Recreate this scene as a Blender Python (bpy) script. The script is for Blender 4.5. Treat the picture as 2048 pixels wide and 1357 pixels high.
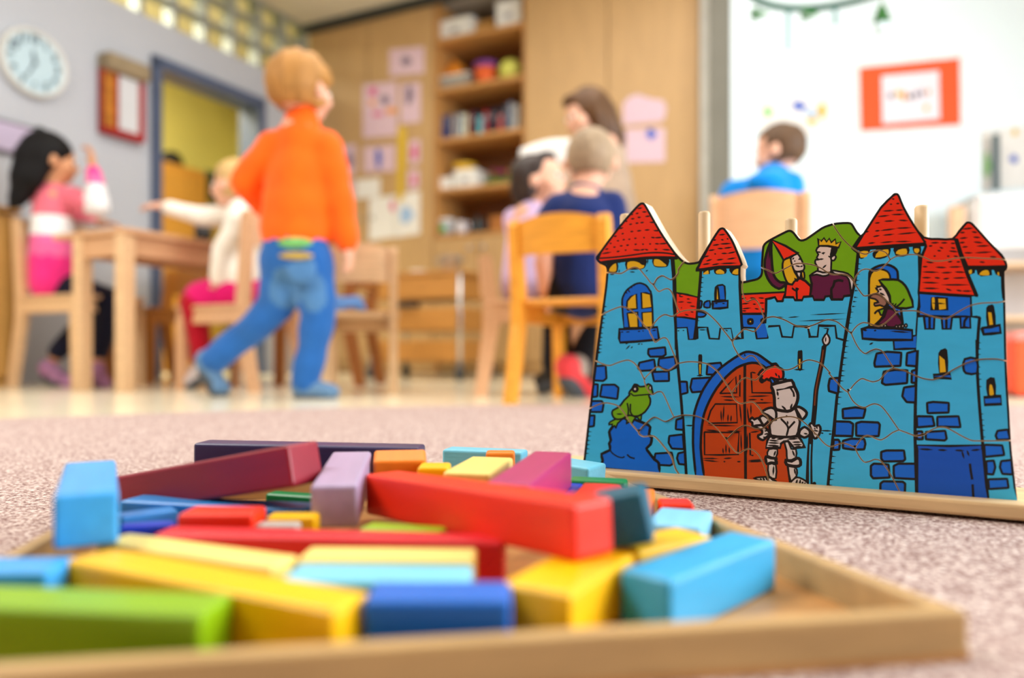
import bpy, bmesh, math, random
import numpy as np
from mathutils import Vector, Matrix, Euler
from mathutils.geometry import delaunay_2d_cdt

for _o in list(bpy.data.objects):
    bpy.data.objects.remove(_o)
random.seed(7)
scene = bpy.context.scene
COL = scene.collection

# ------------------------------------------------------------------ camera
F, CX, HY, H = 1500.0, 1024.0, 700.0, 0.16
cam_d = bpy.data.cameras.new('camera')
cam = bpy.data.objects.new('camera', cam_d)
COL.objects.link(cam)
cam.location = (0, 0, H)
cam.rotation_euler = (math.pi / 2, 0, 0)
cam_d.sensor_width = 36.0
cam_d.lens = F / 2048 * 36
cam_d.shift_y = (HY - 678.5) / 2048
cam_d.clip_start = 0.02
cam_d.clip_end = 60
cam_d.dof.use_dof = True
cam_d.dof.focus_distance = 0.78
cam_d.dof.aperture_fstop = 1.75
cam_d.dof.aperture_blades = 9
scene.camera = cam

# ------------------------------------------------------------------ colour management
scene.view_settings.view_transform = 'Standard'
scene.view_settings.look = 'None'
scene.view_settings.gamma = 1.0
scene.view_settings.use_curve_mapping = False
scene.view_settings.exposure = 0.0

# ------------------------------------------------------------------ world and lights
world = bpy.data.worlds.new('world')
scene.world = world
world.use_nodes = True
_bg = world.node_tree.nodes['Background']
_bg.inputs['Color'].default_value = (0.80, 0.90, 1.0, 1)
_bg.inputs['Strength'].default_value = 0.3

def area_light(name, loc, target, sx, sy, power, col=(1, 1, 1)):
    d = bpy.data.lights.new(name, 'AREA')
    d.shape = 'RECTANGLE'; d.size = sx; d.size_y = sy
    d.energy = power; d.color = col
    o = bpy.data.objects.new(name, d); COL.objects.link(o)
    o.location = loc
    o.rotation_euler = (Vector(target) - Vector(loc)).to_track_quat('-Z', 'Y').to_euler()
    return o

area_light('window_daylight', (3.0, 0.55, 1.15), (0.0, 0.75, 0.30), 2.3, 1.8, 205, (0.92, 0.97, 1.0))
area_light('ceiling_lamp_back', (-0.1, 2.8, 2.40), (-0.1, 2.8, 0), 2.6, 1.6, 50, (1.0, 0.97, 0.91))
area_light('castle_fill_light', (-2.0, 0.60, 2.40), (-2.0, 0.60, 0), 1.2, 0.9, 92, (1.0, 0.97, 0.91))  # unseen fill light, added to brighten the castle front
area_light('hall_lamp_light', (-2.9, 4.3, 2.40), (-2.9, 4.3, 0), 0.8, 1.8, 130, (1.0, 0.95, 0.75))

# ------------------------------------------------------------------ helpers
def px(x, y, Y):
    return Vector(((x - CX) / F * Y, Y, H - (y - HY) / F * Y))
def pz(x, y, z):
    Y = F * (H - z) / (y - HY)
    return Vector(((x - CX) / F * Y, Y, z))

# room frame: U runs along the wooden cupboard wall, V away from the viewer along the left wall
RC = Vector((-1.438, 5.342, 0)); U = Vector((0.898, -0.440, 0)); V = Vector((0.440, 0.898, 0))
RA = math.atan2(U.y, U.x)
def room(u, v, z):
    p = RC + U * u + V * v
    return Vector((p.x, p.y, z))
def on_cab(x, y, v=0.0):
    k = (x - CX) / F; o = RC + V * v
    u = (k * o.y - o.x) / (U.x - k * U.y)
    Y = o.y + U.y * u
    return u, H - (y - HY) / F * Y
def on_left(x, y, u=0.0):
    k = (x - CX) / F; o = RC + U * u
    t = (k * o.y - o.x) / (V.x - k * V.y)
    Y = o.y + V.y * t
    return t, H - (y - HY) / F * Y
ROOM = Matrix.Translation(RC) @ Matrix.Rotation(RA, 4, 'Z')     # local x=u, y=v

def s2l(c):
    c = c / 255.0
    return c / 12.92 if c <= 0.04045 else ((c + 0.055) / 1.055) ** 2.4
def rgb(r, g, b):
    return (s2l(r), s2l(g), s2l(b), 1)

MATS = {}
def mat(name, col, rough=0.5, spec=0.4, var=0.10, scale=8.0, stretch=(1, 1, 1), bump=0.0, bscale=60.0, sheen=0.0, coat=0.0):
    if name in MATS:
        return MATS[name]
    m = bpy.data.materials.new(name); m.use_nodes = True
    nt = m.node_tree; b = nt.nodes['Principled BSDF']
    b.inputs['Roughness'].default_value = rough
    b.inputs['Specular IOR Level'].default_value = spec
    if sheen: b.inputs['Sheen Weight'].default_value = sheen
    if coat: b.inputs['Coat Weight'].default_value = coat
    tc = nt.nodes.new('ShaderNodeTexCoord')
    mp = nt.nodes.new('ShaderNodeMapping'); mp.inputs['Scale'].default_value = stretch
    nz = nt.nodes.new('ShaderNodeTexNoise'); nz.inputs['Scale'].default_value = scale; nz.inputs['Detail'].default_value = 5
    nt.links.new(tc.outputs['Object'], mp.inputs['Vector']); nt.links.new(mp.outputs['Vector'], nz.inputs['Vector'])
    cr = nt.nodes.new('ShaderNodeValToRGB')
    c = Vector(col[:3])
    cr.color_ramp.elements[0].position = 0.3; cr.color_ramp.elements[1].position = 0.7
    cr.color_ramp.elements[0].color = (*(c * (1 - var)), 1)
    cr.color_ramp.elements[1].color = (*(c * (1 + var * 0.6)), 1)
    nt.links.new(nz.outputs['Fac'], cr.inputs['Fac']); nt.links.new(cr.outputs['Color'], b.inputs['Base Color'])
    if bump:
        n2 = nt.nodes.new('ShaderNodeTexNoise'); n2.inputs['Scale'].default_value = bscale; n2.inputs['Detail'].default_value = 3
        nt.links.new(mp.outputs['Vector'], n2.inputs['Vector'])
        bp = nt.nodes.new('ShaderNodeBump'); bp.inputs['Strength'].default_value = bump; bp.inputs['Distance'].default_value = 0.004
        nt.links.new(n2.outputs['Fac'], bp.inputs['Height']); nt.links.new(bp.outputs['Normal'], b.inputs['Normal'])
    MATS[name] = m
    return m

def paint(name, r, g, b, rough=0.45, spec=0.35):
    return mat('paint_' + name, rgb(r, g, b), rough, spec, 0.09, 14, (1, 6, 6), 0.05, 90)
def wood(name, r, g, b, rough=0.4, stretch=(1.2, 14, 14), var=0.16, spec=0.4):
    return mat('wood_' + name, rgb(r, g, b), rough, spec, var, 7, stretch, 0.03, 40)
def cloth(name, r, g, b):
    return mat('cloth_' + name, rgb(r, g, b), 0.9, 0.15, 0.10, 18, (1, 1, 1), 0.25, 160, 0.15)

def carpet_mat():
    m = bpy.data.materials.new('carpet_pile'); m.use_nodes = True; nt = m.node_tree; b = nt.nodes['Principled BSDF']
    b.inputs['Roughness'].default_value = 0.95; b.inputs['Specular IOR Level'].default_value = 0.1
    tc = nt.nodes.new('ShaderNodeTexCoord')
    n1 = nt.nodes.new('ShaderNodeTexNoise'); n1.inputs['Scale'].default_value = 260; n1.inputs['Detail'].default_value = 3; n1.inputs['Roughness'].default_value = 0.7
    n2 = nt.nodes.new('ShaderNodeTexNoise'); n2.inputs['Scale'].default_value = 3.0; n2.inputs['Detail'].default_value = 3
    for n in (n1, n2): nt.links.new(tc.outputs['Object'], n.inputs['Vector'])
    cr = nt.nodes.new('ShaderNodeValToRGB'); e = cr.color_ramp.elements
    e[0].position = 0.36; e[0].color = rgb(104, 72, 70)
    e[1].position = 0.64; e[1].color = rgb(226, 212, 206)
    k = e.new(0.5); k.color = rgb(176, 152, 146)
    nt.links.new(n1.outputs['Fac'], cr.inputs['Fac'])
    mx = nt.nodes.new('ShaderNodeMixRGB'); mx.blend_type = 'MULTIPLY'; mx.inputs['Fac'].default_value = 0.25
    nt.links.new(cr.outputs['Color'], mx.inputs['Color1']); nt.links.new(n2.outputs['Color'], mx.inputs['Color2'])
    nt.links.new(cr.outputs['Color'], b.inputs['Base Color'])
    bp = nt.nodes.new('ShaderNodeBump'); bp.inputs['Strength'].default_value = 0.7; bp.inputs['Distance'].default_value = 0.003
    nt.links.new(n1.outputs['Fac'], bp.inputs['Height']); nt.links.new(bp.outputs['Normal'], b.inputs['Normal'])
    return m

def glass_mat():
    m = bpy.data.materials.new('clear_pane'); m.use_nodes = True; nt = m.node_tree
    out = nt.nodes['Material Output']; nt.nodes.remove(nt.nodes['Principled BSDF'])
    t = nt.nodes.new('ShaderNodeBsdfTransparent'); t.inputs['Color'].default_value = (0.97, 0.98, 0.95, 1)
    g = nt.nodes.new('ShaderNodeBsdfGlossy'); g.inputs['Roughness'].default_value = 0.08
    mx = nt.nodes.new('ShaderNodeMixShader'); mx.inputs['Fac'].default_value = 0.07
    nt.links.new(t.outputs[0], mx.inputs[1]); nt.links.new(g.outputs[0], mx.inputs[2]); nt.links.new(mx.outputs[0], out.inputs['Surface'])
    return m

def tag(o, label=None, cat=None, group=None, kind=None):
    if label: o['label'] = label
    if cat: o['category'] = cat
    if group: o['group'] = group
    if kind: o['kind'] = kind
    return o
def empty(name, loc=(0, 0, 0), rz=0.0):
    o = bpy.data.objects.new(name, None); o.empty_display_size = 0.05
    o.location = loc; o.rotation_euler = (0, 0, rz)
    COL.objects.link(o)
    return o
def thing(name, label, cat, loc=(0, 0, 0), rz=0.0, group=None):
    return tag(empty(name, loc, rz), label, cat, group)

def world_of(o):
    m = Matrix.LocRotScale(o.location, o.rotation_euler, o.scale)
    return (world_of(o.parent) @ m) if o.parent else m

class MB:
    """mesh builder: collects shapes, links them as one mesh object"""
    def __init__(s):
        s.v = []; s.f = []; s.mi = []; s.cur = 0
    def add(s, vs, fs, M=None):
        b = len(s.v)
        for p in vs:
            p = Vector(p)
            s.v.append(tuple(M @ p) if M is not None else tuple(p))
        for f in fs:
            s.f.append([b + i for i in f]); s.mi.append(s.cur)
        return s
    def box(s, c, d, M=None):
        x, y, z = c; a, b, e = d[0] / 2, d[1] / 2, d[2] / 2
        vs = [(x + i * a, y + j * b, z + k * e) for i in (-1, 1) for j in (-1, 1) for k in (-1, 1)]
        return s.add(vs, [(0, 1, 3, 2), (4, 6, 7, 5), (0, 4, 5, 1), (2, 3, 7, 6), (0, 2, 6, 4), (1, 5, 7, 3)], M)
    def bx(s, x0, x1, y0, y1, z0, z1, M=None):
        return s.box(((x0 + x1) / 2, (y0 + y1) / 2, (z0 + z1) / 2), (abs(x1 - x0), abs(y1 - y0), abs(z1 - z0)), M)
    def bbox(s, c, d, bev=0.003, M=None, seg=2):
        bm = bmesh.new(); bmesh.ops.create_cube(bm, size=1)
        for v in bm.verts: v.co = Vector((v.co.x * d[0], v.co.y * d[1], v.co.z * d[2])) + Vector(c)
        bmesh.ops.bevel(bm, geom=list(bm.edges), offset=min(bev, min(d) * 0.45), segments=seg, profile=0.5, affect='EDGES')
        bm.verts.index_update()
        s.add([v.co.copy() for v in bm.verts], [[v.index for v in f.verts] for f in bm.faces], M); bm.free()
        return s
    def tube(s, pts, r, n=12, M=None, cap=True):
        pts = [Vector(p) for p in pts]
        rs = r if isinstance(r, (list, tuple)) else [r] * len(pts)
        vs = []; fs = []; prev = None
        for i, p in enumerate(pts):
            t = (pts[min(i + 1, len(pts) - 1)] - pts[max(i - 1, 0)])
            t = t.normalized() if t.length > 1e-9 else Vector((0, 0, 1))
            if prev is None:
                a = t.orthogonal().normalized()
            else:
                a = prev - t * prev.dot(t)
                a = a.normalized() if a.length > 1e-6 else t.orthogonal().normalized()
            prev = a; b = t.cross(a)
            for k in range(n):
                q = 2 * math.pi * k / n
                vs.append(p + (a * math.cos(q) + b * math.sin(q)) * rs[i])
        for i in range(len(pts) - 1):
            for k in range(n):
                fs.append((i * n + k, i * n + (k + 1) % n, (i + 1) * n + (k + 1) % n, (i + 1) * n + k))
        if cap:
            fs.append(tuple(range(n))[::-1]); fs.append(tuple((len(pts) - 1) * n + k for k in range(n)))
        return s.add(vs, fs, M)
    def lathe(s, prof, c=(0, 0, 0), n=20, M=None):
        c = Vector(c); vs = []; fs = []
        for r, z in prof:
            for k in range(n):
                q = 2 * math.pi * k / n
                vs.append(c + Vector((r * math.cos(q), r * math.sin(q), z)))
        for i in range(len(prof) - 1):
            for k in range(n):
                fs.append((i * n + k, i * n + (k + 1) % n, (i + 1) * n + (k + 1) % n, (i + 1) * n + k))
        fs.append(tuple(range(n))[::-1]); fs.append(tuple((len(prof) - 1) * n + k for k in range(n)))
        return s.add(vs, fs, M)
    def ball(s, c, r, n=16, M=None, rot=None):
        r = (r, r, r) if not isinstance(r, (tuple, list)) else r
        c = Vector(c); vs = []; fs = []; m = n // 2
        R = rot if rot is not None else Matrix.Identity(3)
        vs.append(c + R @ Vector((0, 0, -r[2])))
        for i in range(1, m):
            a = math.pi * (i / m - 0.5)
            for k in range(n):
                q = 2 * math.pi * k / n
                vs.append(c + R @ Vector((r[0] * math.cos(a) * math.cos(q), r[1] * math.cos(a) * math.sin(q), r[2] * math.sin(a))))
        vs.append(c + R @ Vector((0, 0, r[2])))
        for k in range(n): fs.append((0, 1 + (k + 1) % n, 1 + k))
        for i in range(m - 2):
            for k in range(n):
                a = 1 + i * n
                fs.append((a + k, a + (k + 1) % n, a + n + (k + 1) % n, a + n + k))
        top = len(vs) - 1; a = 1 + (m - 2) * n
        for k in range(n): fs.append((a + k, a + (k + 1) % n, top))
        return s.add(vs, fs, M)
    def prism(s, pts, y0, y1, M=None):
        """polygon in x,z extruded along y"""
        n = len(pts)
        vs = [(p[0], y0, p[1]) for p in pts] + [(p[0], y1, p[1]) for p in pts]
        fs = [tuple(range(n)), tuple(range(2 * n - 1, n - 1, -1))] + [(i, n + i, n + (i + 1) % n, (i + 1) % n) for i in range(n)]
        return s.add(vs, fs, M)
    def build(s, name, m, parent=None, smooth=False, M=None, fix=True):
        me = bpy.data.meshes.new(name)
        me.from_pydata(s.v, [], s.f)
        ms = m if isinstance(m, (list, tuple)) else [m]
        for q in ms: me.materials.append(q)
        if len(ms) > 1: me.polygons.foreach_set('material_index', s.mi)
        if fix:
            bm = bmesh.new(); bm.from_mesh(me); bmesh.ops.recalc_face_normals(bm, faces=bm.faces); bm.to_mesh(me); bm.free()
        if smooth:
            me.polygons.foreach_set('use_smooth', [True] * len(me.polygons))
        me.update()
        o = bpy.data.objects.new(name, me); COL.objects.link(o)
        if M is not None: o.matrix_basis = M
        if parent is not None: o.parent = parent
        return o

def rebase(o):
    """move a single-mesh thing's origin to the centre of its base"""
    co = [v.co for v in o.data.vertices]
    c = Vector(((min(p.x for p in co) + max(p.x for p in co)) / 2, (min(p.y for p in co) + max(p.y for p in co)) / 2, min(p.z for p in co)))
    o.data.transform(Matrix.Translation(-c))
    o.matrix_basis = o.matrix_basis @ Matrix.Translation(c)
    return o

W_BEECH = wood('beech', 214, 172, 118)
W_BEECH_PALE = wood('beech_pale', 226, 190, 148)
W_PINK = wood('beech_pink', 214, 168, 128)
W_YELLOW = wood('beech_yellow', 238, 164, 54)
W_CAB = wood('cupboard', 186, 150, 102, 0.45, (3, 3, 0.6), 0.07)
W_CAB2 = wood('cupboard_shelf', 190, 138, 78, 0.45, (0.8, 6, 6), 0.08)
WHITE = mat('white_plastic', rgb(232, 232, 228), 0.5, 0.4, 0.03)
PAPER = mat('paper_white', rgb(228, 226, 222), 0.85, 0.1, 0.03)
LILAC = mat('paper_lilac', rgb(214, 186, 200), 0.85, 0.1, 0.04)
CHROME = mat('chrome', rgb(196, 198, 202), 0.25, 0.5, 0.03); CHROME.node_tree.nodes['Principled BSDF'].inputs['Metallic'].default_value = 0.9
BLACK = mat('black_plastic', rgb(16, 16, 18), 0.5, 0.4, 0.05)

# ================================================================== STRUCTURE
def struct(o):
    o['kind'] = 'structure'; return o
M_WALL = mat('wall_paint', rgb(176, 180, 188), 0.8, 0.2, 0.03, 3)
M_WHITE_WALL = mat('white_wall_paint', rgb(226, 240, 246), 0.75, 0.2, 0.02, 3)
M_HALL = mat('hall_wall_paint', rgb(208, 196, 112), 0.8, 0.2, 0.04, 3)
M_CEIL = mat('ceiling_paint', rgb(214, 208, 190), 0.85, 0.2, 0.03, 3)
M_FLOOR = mat('linoleum', rgb(246, 236, 208), 0.16, 0.5, 0.06, 2.5)
M_FRAME = mat('door_frame_paint', rgb(74, 86, 112), 0.45, 0.4, 0.05)
M_GREY = mat('pillar_paint', rgb(120, 118, 108), 0.6, 0.3, 0.05)
M_MULL = mat('mullion_metal', rgb(140, 144, 140), 0.4, 0.5, 0.04)
CEIL = 2.46

m = MB(); m.bx(-6, 6, -2, 9, -0.06, 0)
struct(m.build('floor', M_FLOOR))
m = MB(); m.bx(-5.5, 6, -1.5, 9, CEIL, CEIL + 0.06)
struct(m.build('ceiling', M_CEIL))

# left wall with the doorway and a glazed strip above it
D0, D1, DT, WT = -1.293, -0.468, 1.79, 2.01
m = MB()
m.bx(-0.12, 0, -6.2, D0, 0, WT); m.bx(-0.12, 0, D1, 0.6, 0, WT); m.bx(-0.12, 0, D0, D1, DT, WT)
struct(m.build('wall_left', M_WALL, M=ROOM))
m = MB()
m.bx(-0.14, 0.03, D0 - 0.01, D0 + 0.045, 0, DT); m.bx(-0.14, 0.03, D1 - 0.055, D1 + 0.01, 0, DT); m.bx(-0.14, 0.03, D0 - 0.01, D1 + 0.01, DT - 0.05, DT + 0.012)
d1 = struct(m.build('door_1', M_FRAME, M=ROOM))
# glazed strip
win = struct(empty('window_1', RC, RA))
GLASS = glass_mat()
step = 0.22; ncol = 11; nrow = 3
zs = [WT + (CEIL - WT) * i / nrow for i in range(nrow + 1)]
for i in range(ncol + 1):
    MB().bx(-0.10, -0.01, -0.03 - i * step - 0.016, -0.03 - i * step + 0.016, WT, CEIL).build('mullion', M_MULL, win)
for z in zs:
    MB().bx(-0.09, -0.02, -0.03 - ncol * step, -0.03, z - 0.012, z + 0.012).build('transom', M_MULL, win)
for i in range(ncol):
    for j in range(nrow):
        MB().bx(-0.060, -0.052, -0.03 - (i + 1) * step + 0.016, -0.03 - i * step - 0.016, zs[j] + 0.012, zs[j + 1] - 0.012).build('pane', GLASS, win)
# hall beyond the doorway
m = MB(); m.bx(-1.75, -1.65, -6, 2.2, 0, CEIL)
struct(m.build('wall_hall', M_HALL, M=ROOM))
m = MB(); m.bx(-1.65, -0.12, 0.9, 1.0, 0, CEIL)
struct(m.build('wall_hall_end', M_HALL, M=ROOM))
# wall behind the cupboards
m = MB(); m.bx(-0.12, 3.4, 0.48, 0.58, 0, CEIL)
struct(m.build('wall_back', M_WHITE_WALL, M=ROOM))
# dark rail under the ceiling along the cupboards
m = MB(); m.bx(-0.05, 2.75, -0.05, 0.0, CEIL - 0.055, CEIL - 0.002)
struct(m.build('trim_1', mat('dark_rail', rgb(58, 60, 58), 0.5, 0.3), M=ROOM))
# grey pillar and pale strip between cupboards and white wall
pu0, _ = on_cab(1417, 700, -0.10); pu1, _ = on_cab(1466, 700, -0.10)
m = MB(); m.bx(pu0, pu1, -0.10, 0.45, 0, CEIL)
struct(m.build('trim_2', M_GREY, M=ROOM))
qu0, _ = on_cab(1401, 700, -0.02)
m = MB(); m.bx(qu0, pu0, -0.03, 0.45, 0, CEIL)
struct(m.build('trim_3', mat('pale_strip', rgb(206, 206, 200), 0.6, 0.3), M=ROOM))
# white wall on the right, turned a little towards the viewer
WR0 = Vector((0.292 * 3.95, 3.95, 0)); WD = Vector((0.976, -0.216, 0)).normalized(); WN = Vector((WD.y, -WD.x, 0))
WA = math.atan2(WD.y, WD.x)
WRM = Matrix.Translation(WR0) @ Matrix.Rotation(WA, 4, 'Z')
m = MB(); m.bx(0, 3.4, 0, 0.1, 0, CEIL)
struct(m.build('wall_right', M_WHITE_WALL, M=WRM))
def on_right(x, y, v=0.0):
    k = (x - CX) / F; n = Vector((-WD.y, WD.x, 0)); o = WR0 + n * v
    a = (k * o.y - o.x) / (WD.x - k * WD.y)
    Y = o.y + WD.y * a
    return a, H - (y - HY) / F * Y

# unseen wall behind the viewer, added dark to cut light from that side
m = MB(); m.bx(-5.5, 4.2, -1.5, -1.4, 0, CEIL)
struct(m.build('wall_light_block', mat('front_wall_dark', rgb(112, 92, 70), .8, .2, .03, 3)))

# ------------------------------------------------------------------ carpet
edge = [(-3.2, 0.9), (-2.2, 1.30), (-1.6, 1.52), (-1.147, 1.68), (-0.8, 1.86), (-0.5, 1.99), (-0.2, 2.07), (0.1, 2.12), (0.6, 2.13), (1.4, 2.10), (2.2, 2.0), (3.0, 1.6), (3.2, 0.6), (3.0, -0.9), (0, -1.3), (-3.0, -0.9)]
n = len(edge)
m = MB()
vs = [(x, y, 0.0) for x, y in edge] + [(x, y, 0.005) for x, y in edge]
m.add(vs, [tuple(range(n)), tuple(range(2 * n - 1, n - 1, -1))] + [(i, n + i, n + (i + 1) % n, (i + 1) % n) for i in range(n)])
tag(rebase(m.build('carpet', carpet_mat())), 'speckled beige and mauve short pile carpet covering the play corner floor', 'carpet')

# ================================================================== CUPBOARD WALL
ul, _ = on_cab(869, 250); ur, _ = on_cab(1052, 250); ue, _ = on_cab(1401, 250)
zb = on_cab(950, 466)[1]
def seam_panels(parent, u0, u1, z0, z1, n, name='door'):
    w = (u1 - u0) / n
    out = []
    for i in range(n):
        out.append(MB().bbox((u0 + w * (i + 0.5), -0.009, (z0 + z1) / 2), (w - 0.006, 0.018, z1 - z0 - 0.006), 0.002).build(name, W_CAB, parent))
    return out
KN = CHROME
def knob(door, u, z):
    k = MB().lathe([(0.006, 0), (0.006, 0.014), (0.013, 0.016), (0.013, 0.024), (0.008, 0.027)], n=14,
                   M=Matrix.Translation((u, -0.017, z)) @ Matrix.Rotation(math.pi / 2, 4, 'X')).build('knob', KN, door)
# tall cupboard to the left of the open shelves
c1 = thing('tall_cupboard', 'tall plain wooden cupboard covered with pinned papers left of the open shelves', 'cupboard', RC, RA)
MB().bx(0.003, ul - 0.004, 0.0, 0.42, 0.02, CEIL - 0.03).build('carcass', W_CAB, c1)
MB().bx(0.003, ul - 0.004, 0.015, 0.42, 0.0, 0.07).build('plinth', wood('plinth', 150, 104, 56), c1)
for i, d in enumerate(seam_panels(c1, 0.003, ul - 0.004, 0.08, CEIL - 0.06, 2)):
    knob(d, ul * 0.5 + (-0.05 if i == 0 else 0.05), 1.05)
# open shelf unit
c2 = thing('open_shelf_unit', 'wooden wall unit with open shelves full of books and toys', 'shelf unit', RC, RA)
M2 = MB()
MB().bx(ul, ul + 0.02, 0.0, 0.40, 0.02, CEIL - 0.03).build('side_panel', W_CAB2, c2)
MB().bx(ur - 0.02, ur, 0.0, 0.40, 0.02, CEIL - 0.03).build('side_panel', W_CAB2, c2)
MB().bx(ul + 0.02, ur - 0.02, 0.37, 0.39, zb, CEIL - 0.03).build('back_panel', wood('shelf_back', 150, 98, 48), c2)
MB().bx(ul + 0.02, ur - 0.02, 0.02, 0.37, 0.02, zb - 0.02).build('lower_cabinet', W_CAB, c2)
SH = {}
for k, y in enumerate((63, 165, 268, 371)):
    z = on_cab(960, y)[1]; SH[k] = z
    MB().bbox(((ul + ur) / 2, 0.17, z - 0.014), (ur - ul - 0.04, 0.37, 0.028), 0.002).build('shelf', W_CAB2, c2)
MB().bbox(((ul + ur) / 2, 0.17, zb - 0.010), (ur - ul - 0.04, 0.37, 0.022), 0.002).build('shelf', W_CAB2, c2)
SH[4] = zb + 0.001
for i, d in enumerate(seam_panels(c2, ul + 0.003, ur - 0.003, 0.08, zb - 0.024, 2)):
    knob(d, (ul + ur) / 2 + (-0.05 if i == 0 else 0.05), zb - 0.10)
# tall cupboard right of the shelves
c3 = thing('tall_cupboard', 'tall plain wooden cupboard beside the grey pillar, right of the open shelves', 'cupboard', RC, RA)
MB().bx(ur + 0.004, ue - 0.004, 0.0, 0.42, 0.02, CEIL - 0.03).build('carcass', W_CAB, c3)
MB().bx(ur + 0.004, ue - 0.004, 0.015, 0.42, 0.0, 0.07).build('plinth', MATS['wood_plinth'], c3)
for i, d in enumerate(seam_panels(c3, ur + 0.004, ue - 0.004, 0.08, CEIL - 0.06, 2)):
    um = (ur + ue) / 2
    knob(d, um + (-0.05 if i == 0 else 0.05), 1.0)

# ------------------------------------------------------------------ papers pinned to walls
def sheet(plane, pts, off, m, name, label, cat='paper', group=None, thick=0.0012):
    """pts: px outline of a sheet on a wall plane -> thin solid sheet"""
    if plane == 'cab':
        q = [on_cab(x, y, -off) for x, y in pts]; M = Matrix(ROOM); sgn = -1
        vs0 = [(a, -off, z) for a, z in q]; vs1 = [(a, -off + thick, z) for a, z in q]
    elif plane == 'left':
        q = [on_left(x, y, off) for x, y in pts]; M = Matrix(ROOM)
        vs0 = [(off, a, z) for a, z in q]; vs1 = [(off - thick, a, z) for a, z in q]
    else:
        q = [on_right(x, y, -off) for x, y in pts]; M = Matrix(WRM)
        vs0 = [(a, -off, z) for a, z in q]; vs1 = [(a, -off + thick, z) for a, z in q]
    n = len(q); b = MB()
    b.add(vs0 + vs1, [tuple(range(n)), tuple(range(2 * n - 1, n - 1, -1))] + [(i, n + i, n + (i + 1) % n, (i + 1) % n) for i in range(n)])
    if name is None: return b, M
    o = b.build(name, m, M=M)
    if label: tag(rebase(o), label, cat, group)
    return o
def blot(plane, parent, cx, cy, rx, ry, off, m, name='drawing'):
    pts = [(cx + rx * math.cos(a) * (1 + 0.18 * math.sin(3 * a + cx)), cy + ry * math.sin(a) * (1 + 0.15 * math.cos(2 * a + cy))) for a in [i * math.pi / 8 for i in range(16)]]
    b, M = sheet(plane, pts, off, m, None, None)
    o = b.build(name, m)
    o.parent = parent
    o.matrix_basis = world_of(parent).inverted() @ M
    return o
INK = {k: mat('ink_' + k, rgb(*c), 0.85, 0.1, 0.08) for k, c in dict(pink=(214, 90, 140), orange=(226, 150, 60), blue=(70, 100, 190), grey=(120, 110, 130), yellow=(214, 176, 30), green=(130, 200, 110), red=(205, 60, 60), dark=(70, 70, 80), pale=(160, 190, 226)).items()}
def rect(x0, y0, x1, y1, s=0.0):
    return [(x0, y0 + s), (x1, y0 - s), (x1, y1 - s), (x0, y1 + s)]
CO = 0.0205
p = sheet('cab', rect(779, 96, 848, 150, 3), CO, LILAC, 'note_sheet', 'topmost lilac sheet pinned high on the left cupboard'); blot('cab', p, 812, 122, 10, 8, CO + .002, INK['grey'])
p = sheet('cab', rect(726, 166, 794, 274, 3), CO, LILAC, 'picture_sheet', 'tall pinkish sheet with pink, grey and orange drawings on the left cupboard')
for a in ((746, 183, 8, 9, 'pink'), (770, 200, 9, 9, 'grey'), (782, 222, 10, 7, 'orange'), (744, 206, 6, 7, 'orange'), (755, 228, 12, 4, 'pink')): blot('cab', p, a[0], a[1], a[2], a[3], CO + .002, INK[a[4]])
p = sheet('cab', rect(801, 166, 841, 246, 2), CO, LILAC, 'note_sheet', 'narrow lilac sheet right of the tall picture sheet'); blot('cab', p, 818, 190, 7, 20, CO + .002, INK['grey'])
p = sheet('cab', rect(727, 292, 790, 344, 2), CO, LILAC, 'note_sheet', 'lilac sheet with one dark blue upright figure'); blot('cab', p, 757, 318, 6, 20, CO + .002, INK['blue'])
p = sheet('cab', rect(684, 290, 712, 350, 2), CO, LILAC, 'note_sheet', 'faded lilac slip beside the boy in orange, upper of two'); blot('cab', p, 698, 320, 7, 18, CO + .002, INK['grey'])
p = sheet('cab', rect(684, 362, 708, 412, 2), CO, LILAC, 'note_sheet', 'faded lilac slip beside the boy in orange, lower of two'); blot('cab', p, 696, 385, 6, 12, CO + .002, INK['pink'])
p = sheet('cab', rect(818, 280, 840, 328, 2), CO, LILAC, 'note_sheet', 'small lilac slip right of the yellow ruler strip, upper of two'); blot('cab', p, 829, 304, 6, 14, CO + .002, INK['pink'])
p = sheet('cab', rect(816, 340, 838, 378, 2), CO, LILAC, 'note_sheet', 'small lilac slip right of the yellow ruler strip, lower of two'); blot('cab', p, 828, 360, 5, 9, CO + .002, INK['pink'])
p = sheet('cab', rect(712, 358, 760, 396, 2), CO, PAPER, 'note_card', 'small white card below the lilac sheets on the left cupboard')
p = sheet('cab', rect(738, 394, 790, 478, 4), CO, PAPER, 'notice_sheet', 'left one of two large white sheets low on the left cupboard'); blot('cab', p, 785, 412, 5, 10, CO + .002, INK['pink'])
p = sheet('cab', rect(788, 386, 840, 472, 4), CO, PAPER, 'notice_sheet', 'right one of two large white sheets low on the left cupboard'); blot('cab', p, 812, 430, 14, 16, CO + .002, INK['pale'])
p = sheet('cab', [(795, 254), (811, 252), (813, 285), (806, 402), (794, 404), (796, 285)], CO + .003, mat('ruler_yellow', rgb(214, 178, 50), 0.6), 'measuring_strip', 'long yellow measuring strip hanging between the pinned papers', 'measuring strip')
p = sheet('cab', [(1246, 208), (1258, 194), (1276, 188), (1292, 194), (1306, 198), (1326, 200), (1333, 216), (1328, 240), (1318, 244), (1246, 250)], CO, LILAC, 'cloud_cutout', 'lilac cloud-shaped paper cut-out on the right cupboard', 'paper')
p = sheet('cab', rect(1252, 257, 1330, 325, 1), CO, LILAC, 'picture_sheet', 'lilac sheet with a blue flower below the cloud cut-out'); blot('cab', p, 1302, 268, 10, 10, CO + .002, INK['blue'])

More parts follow.
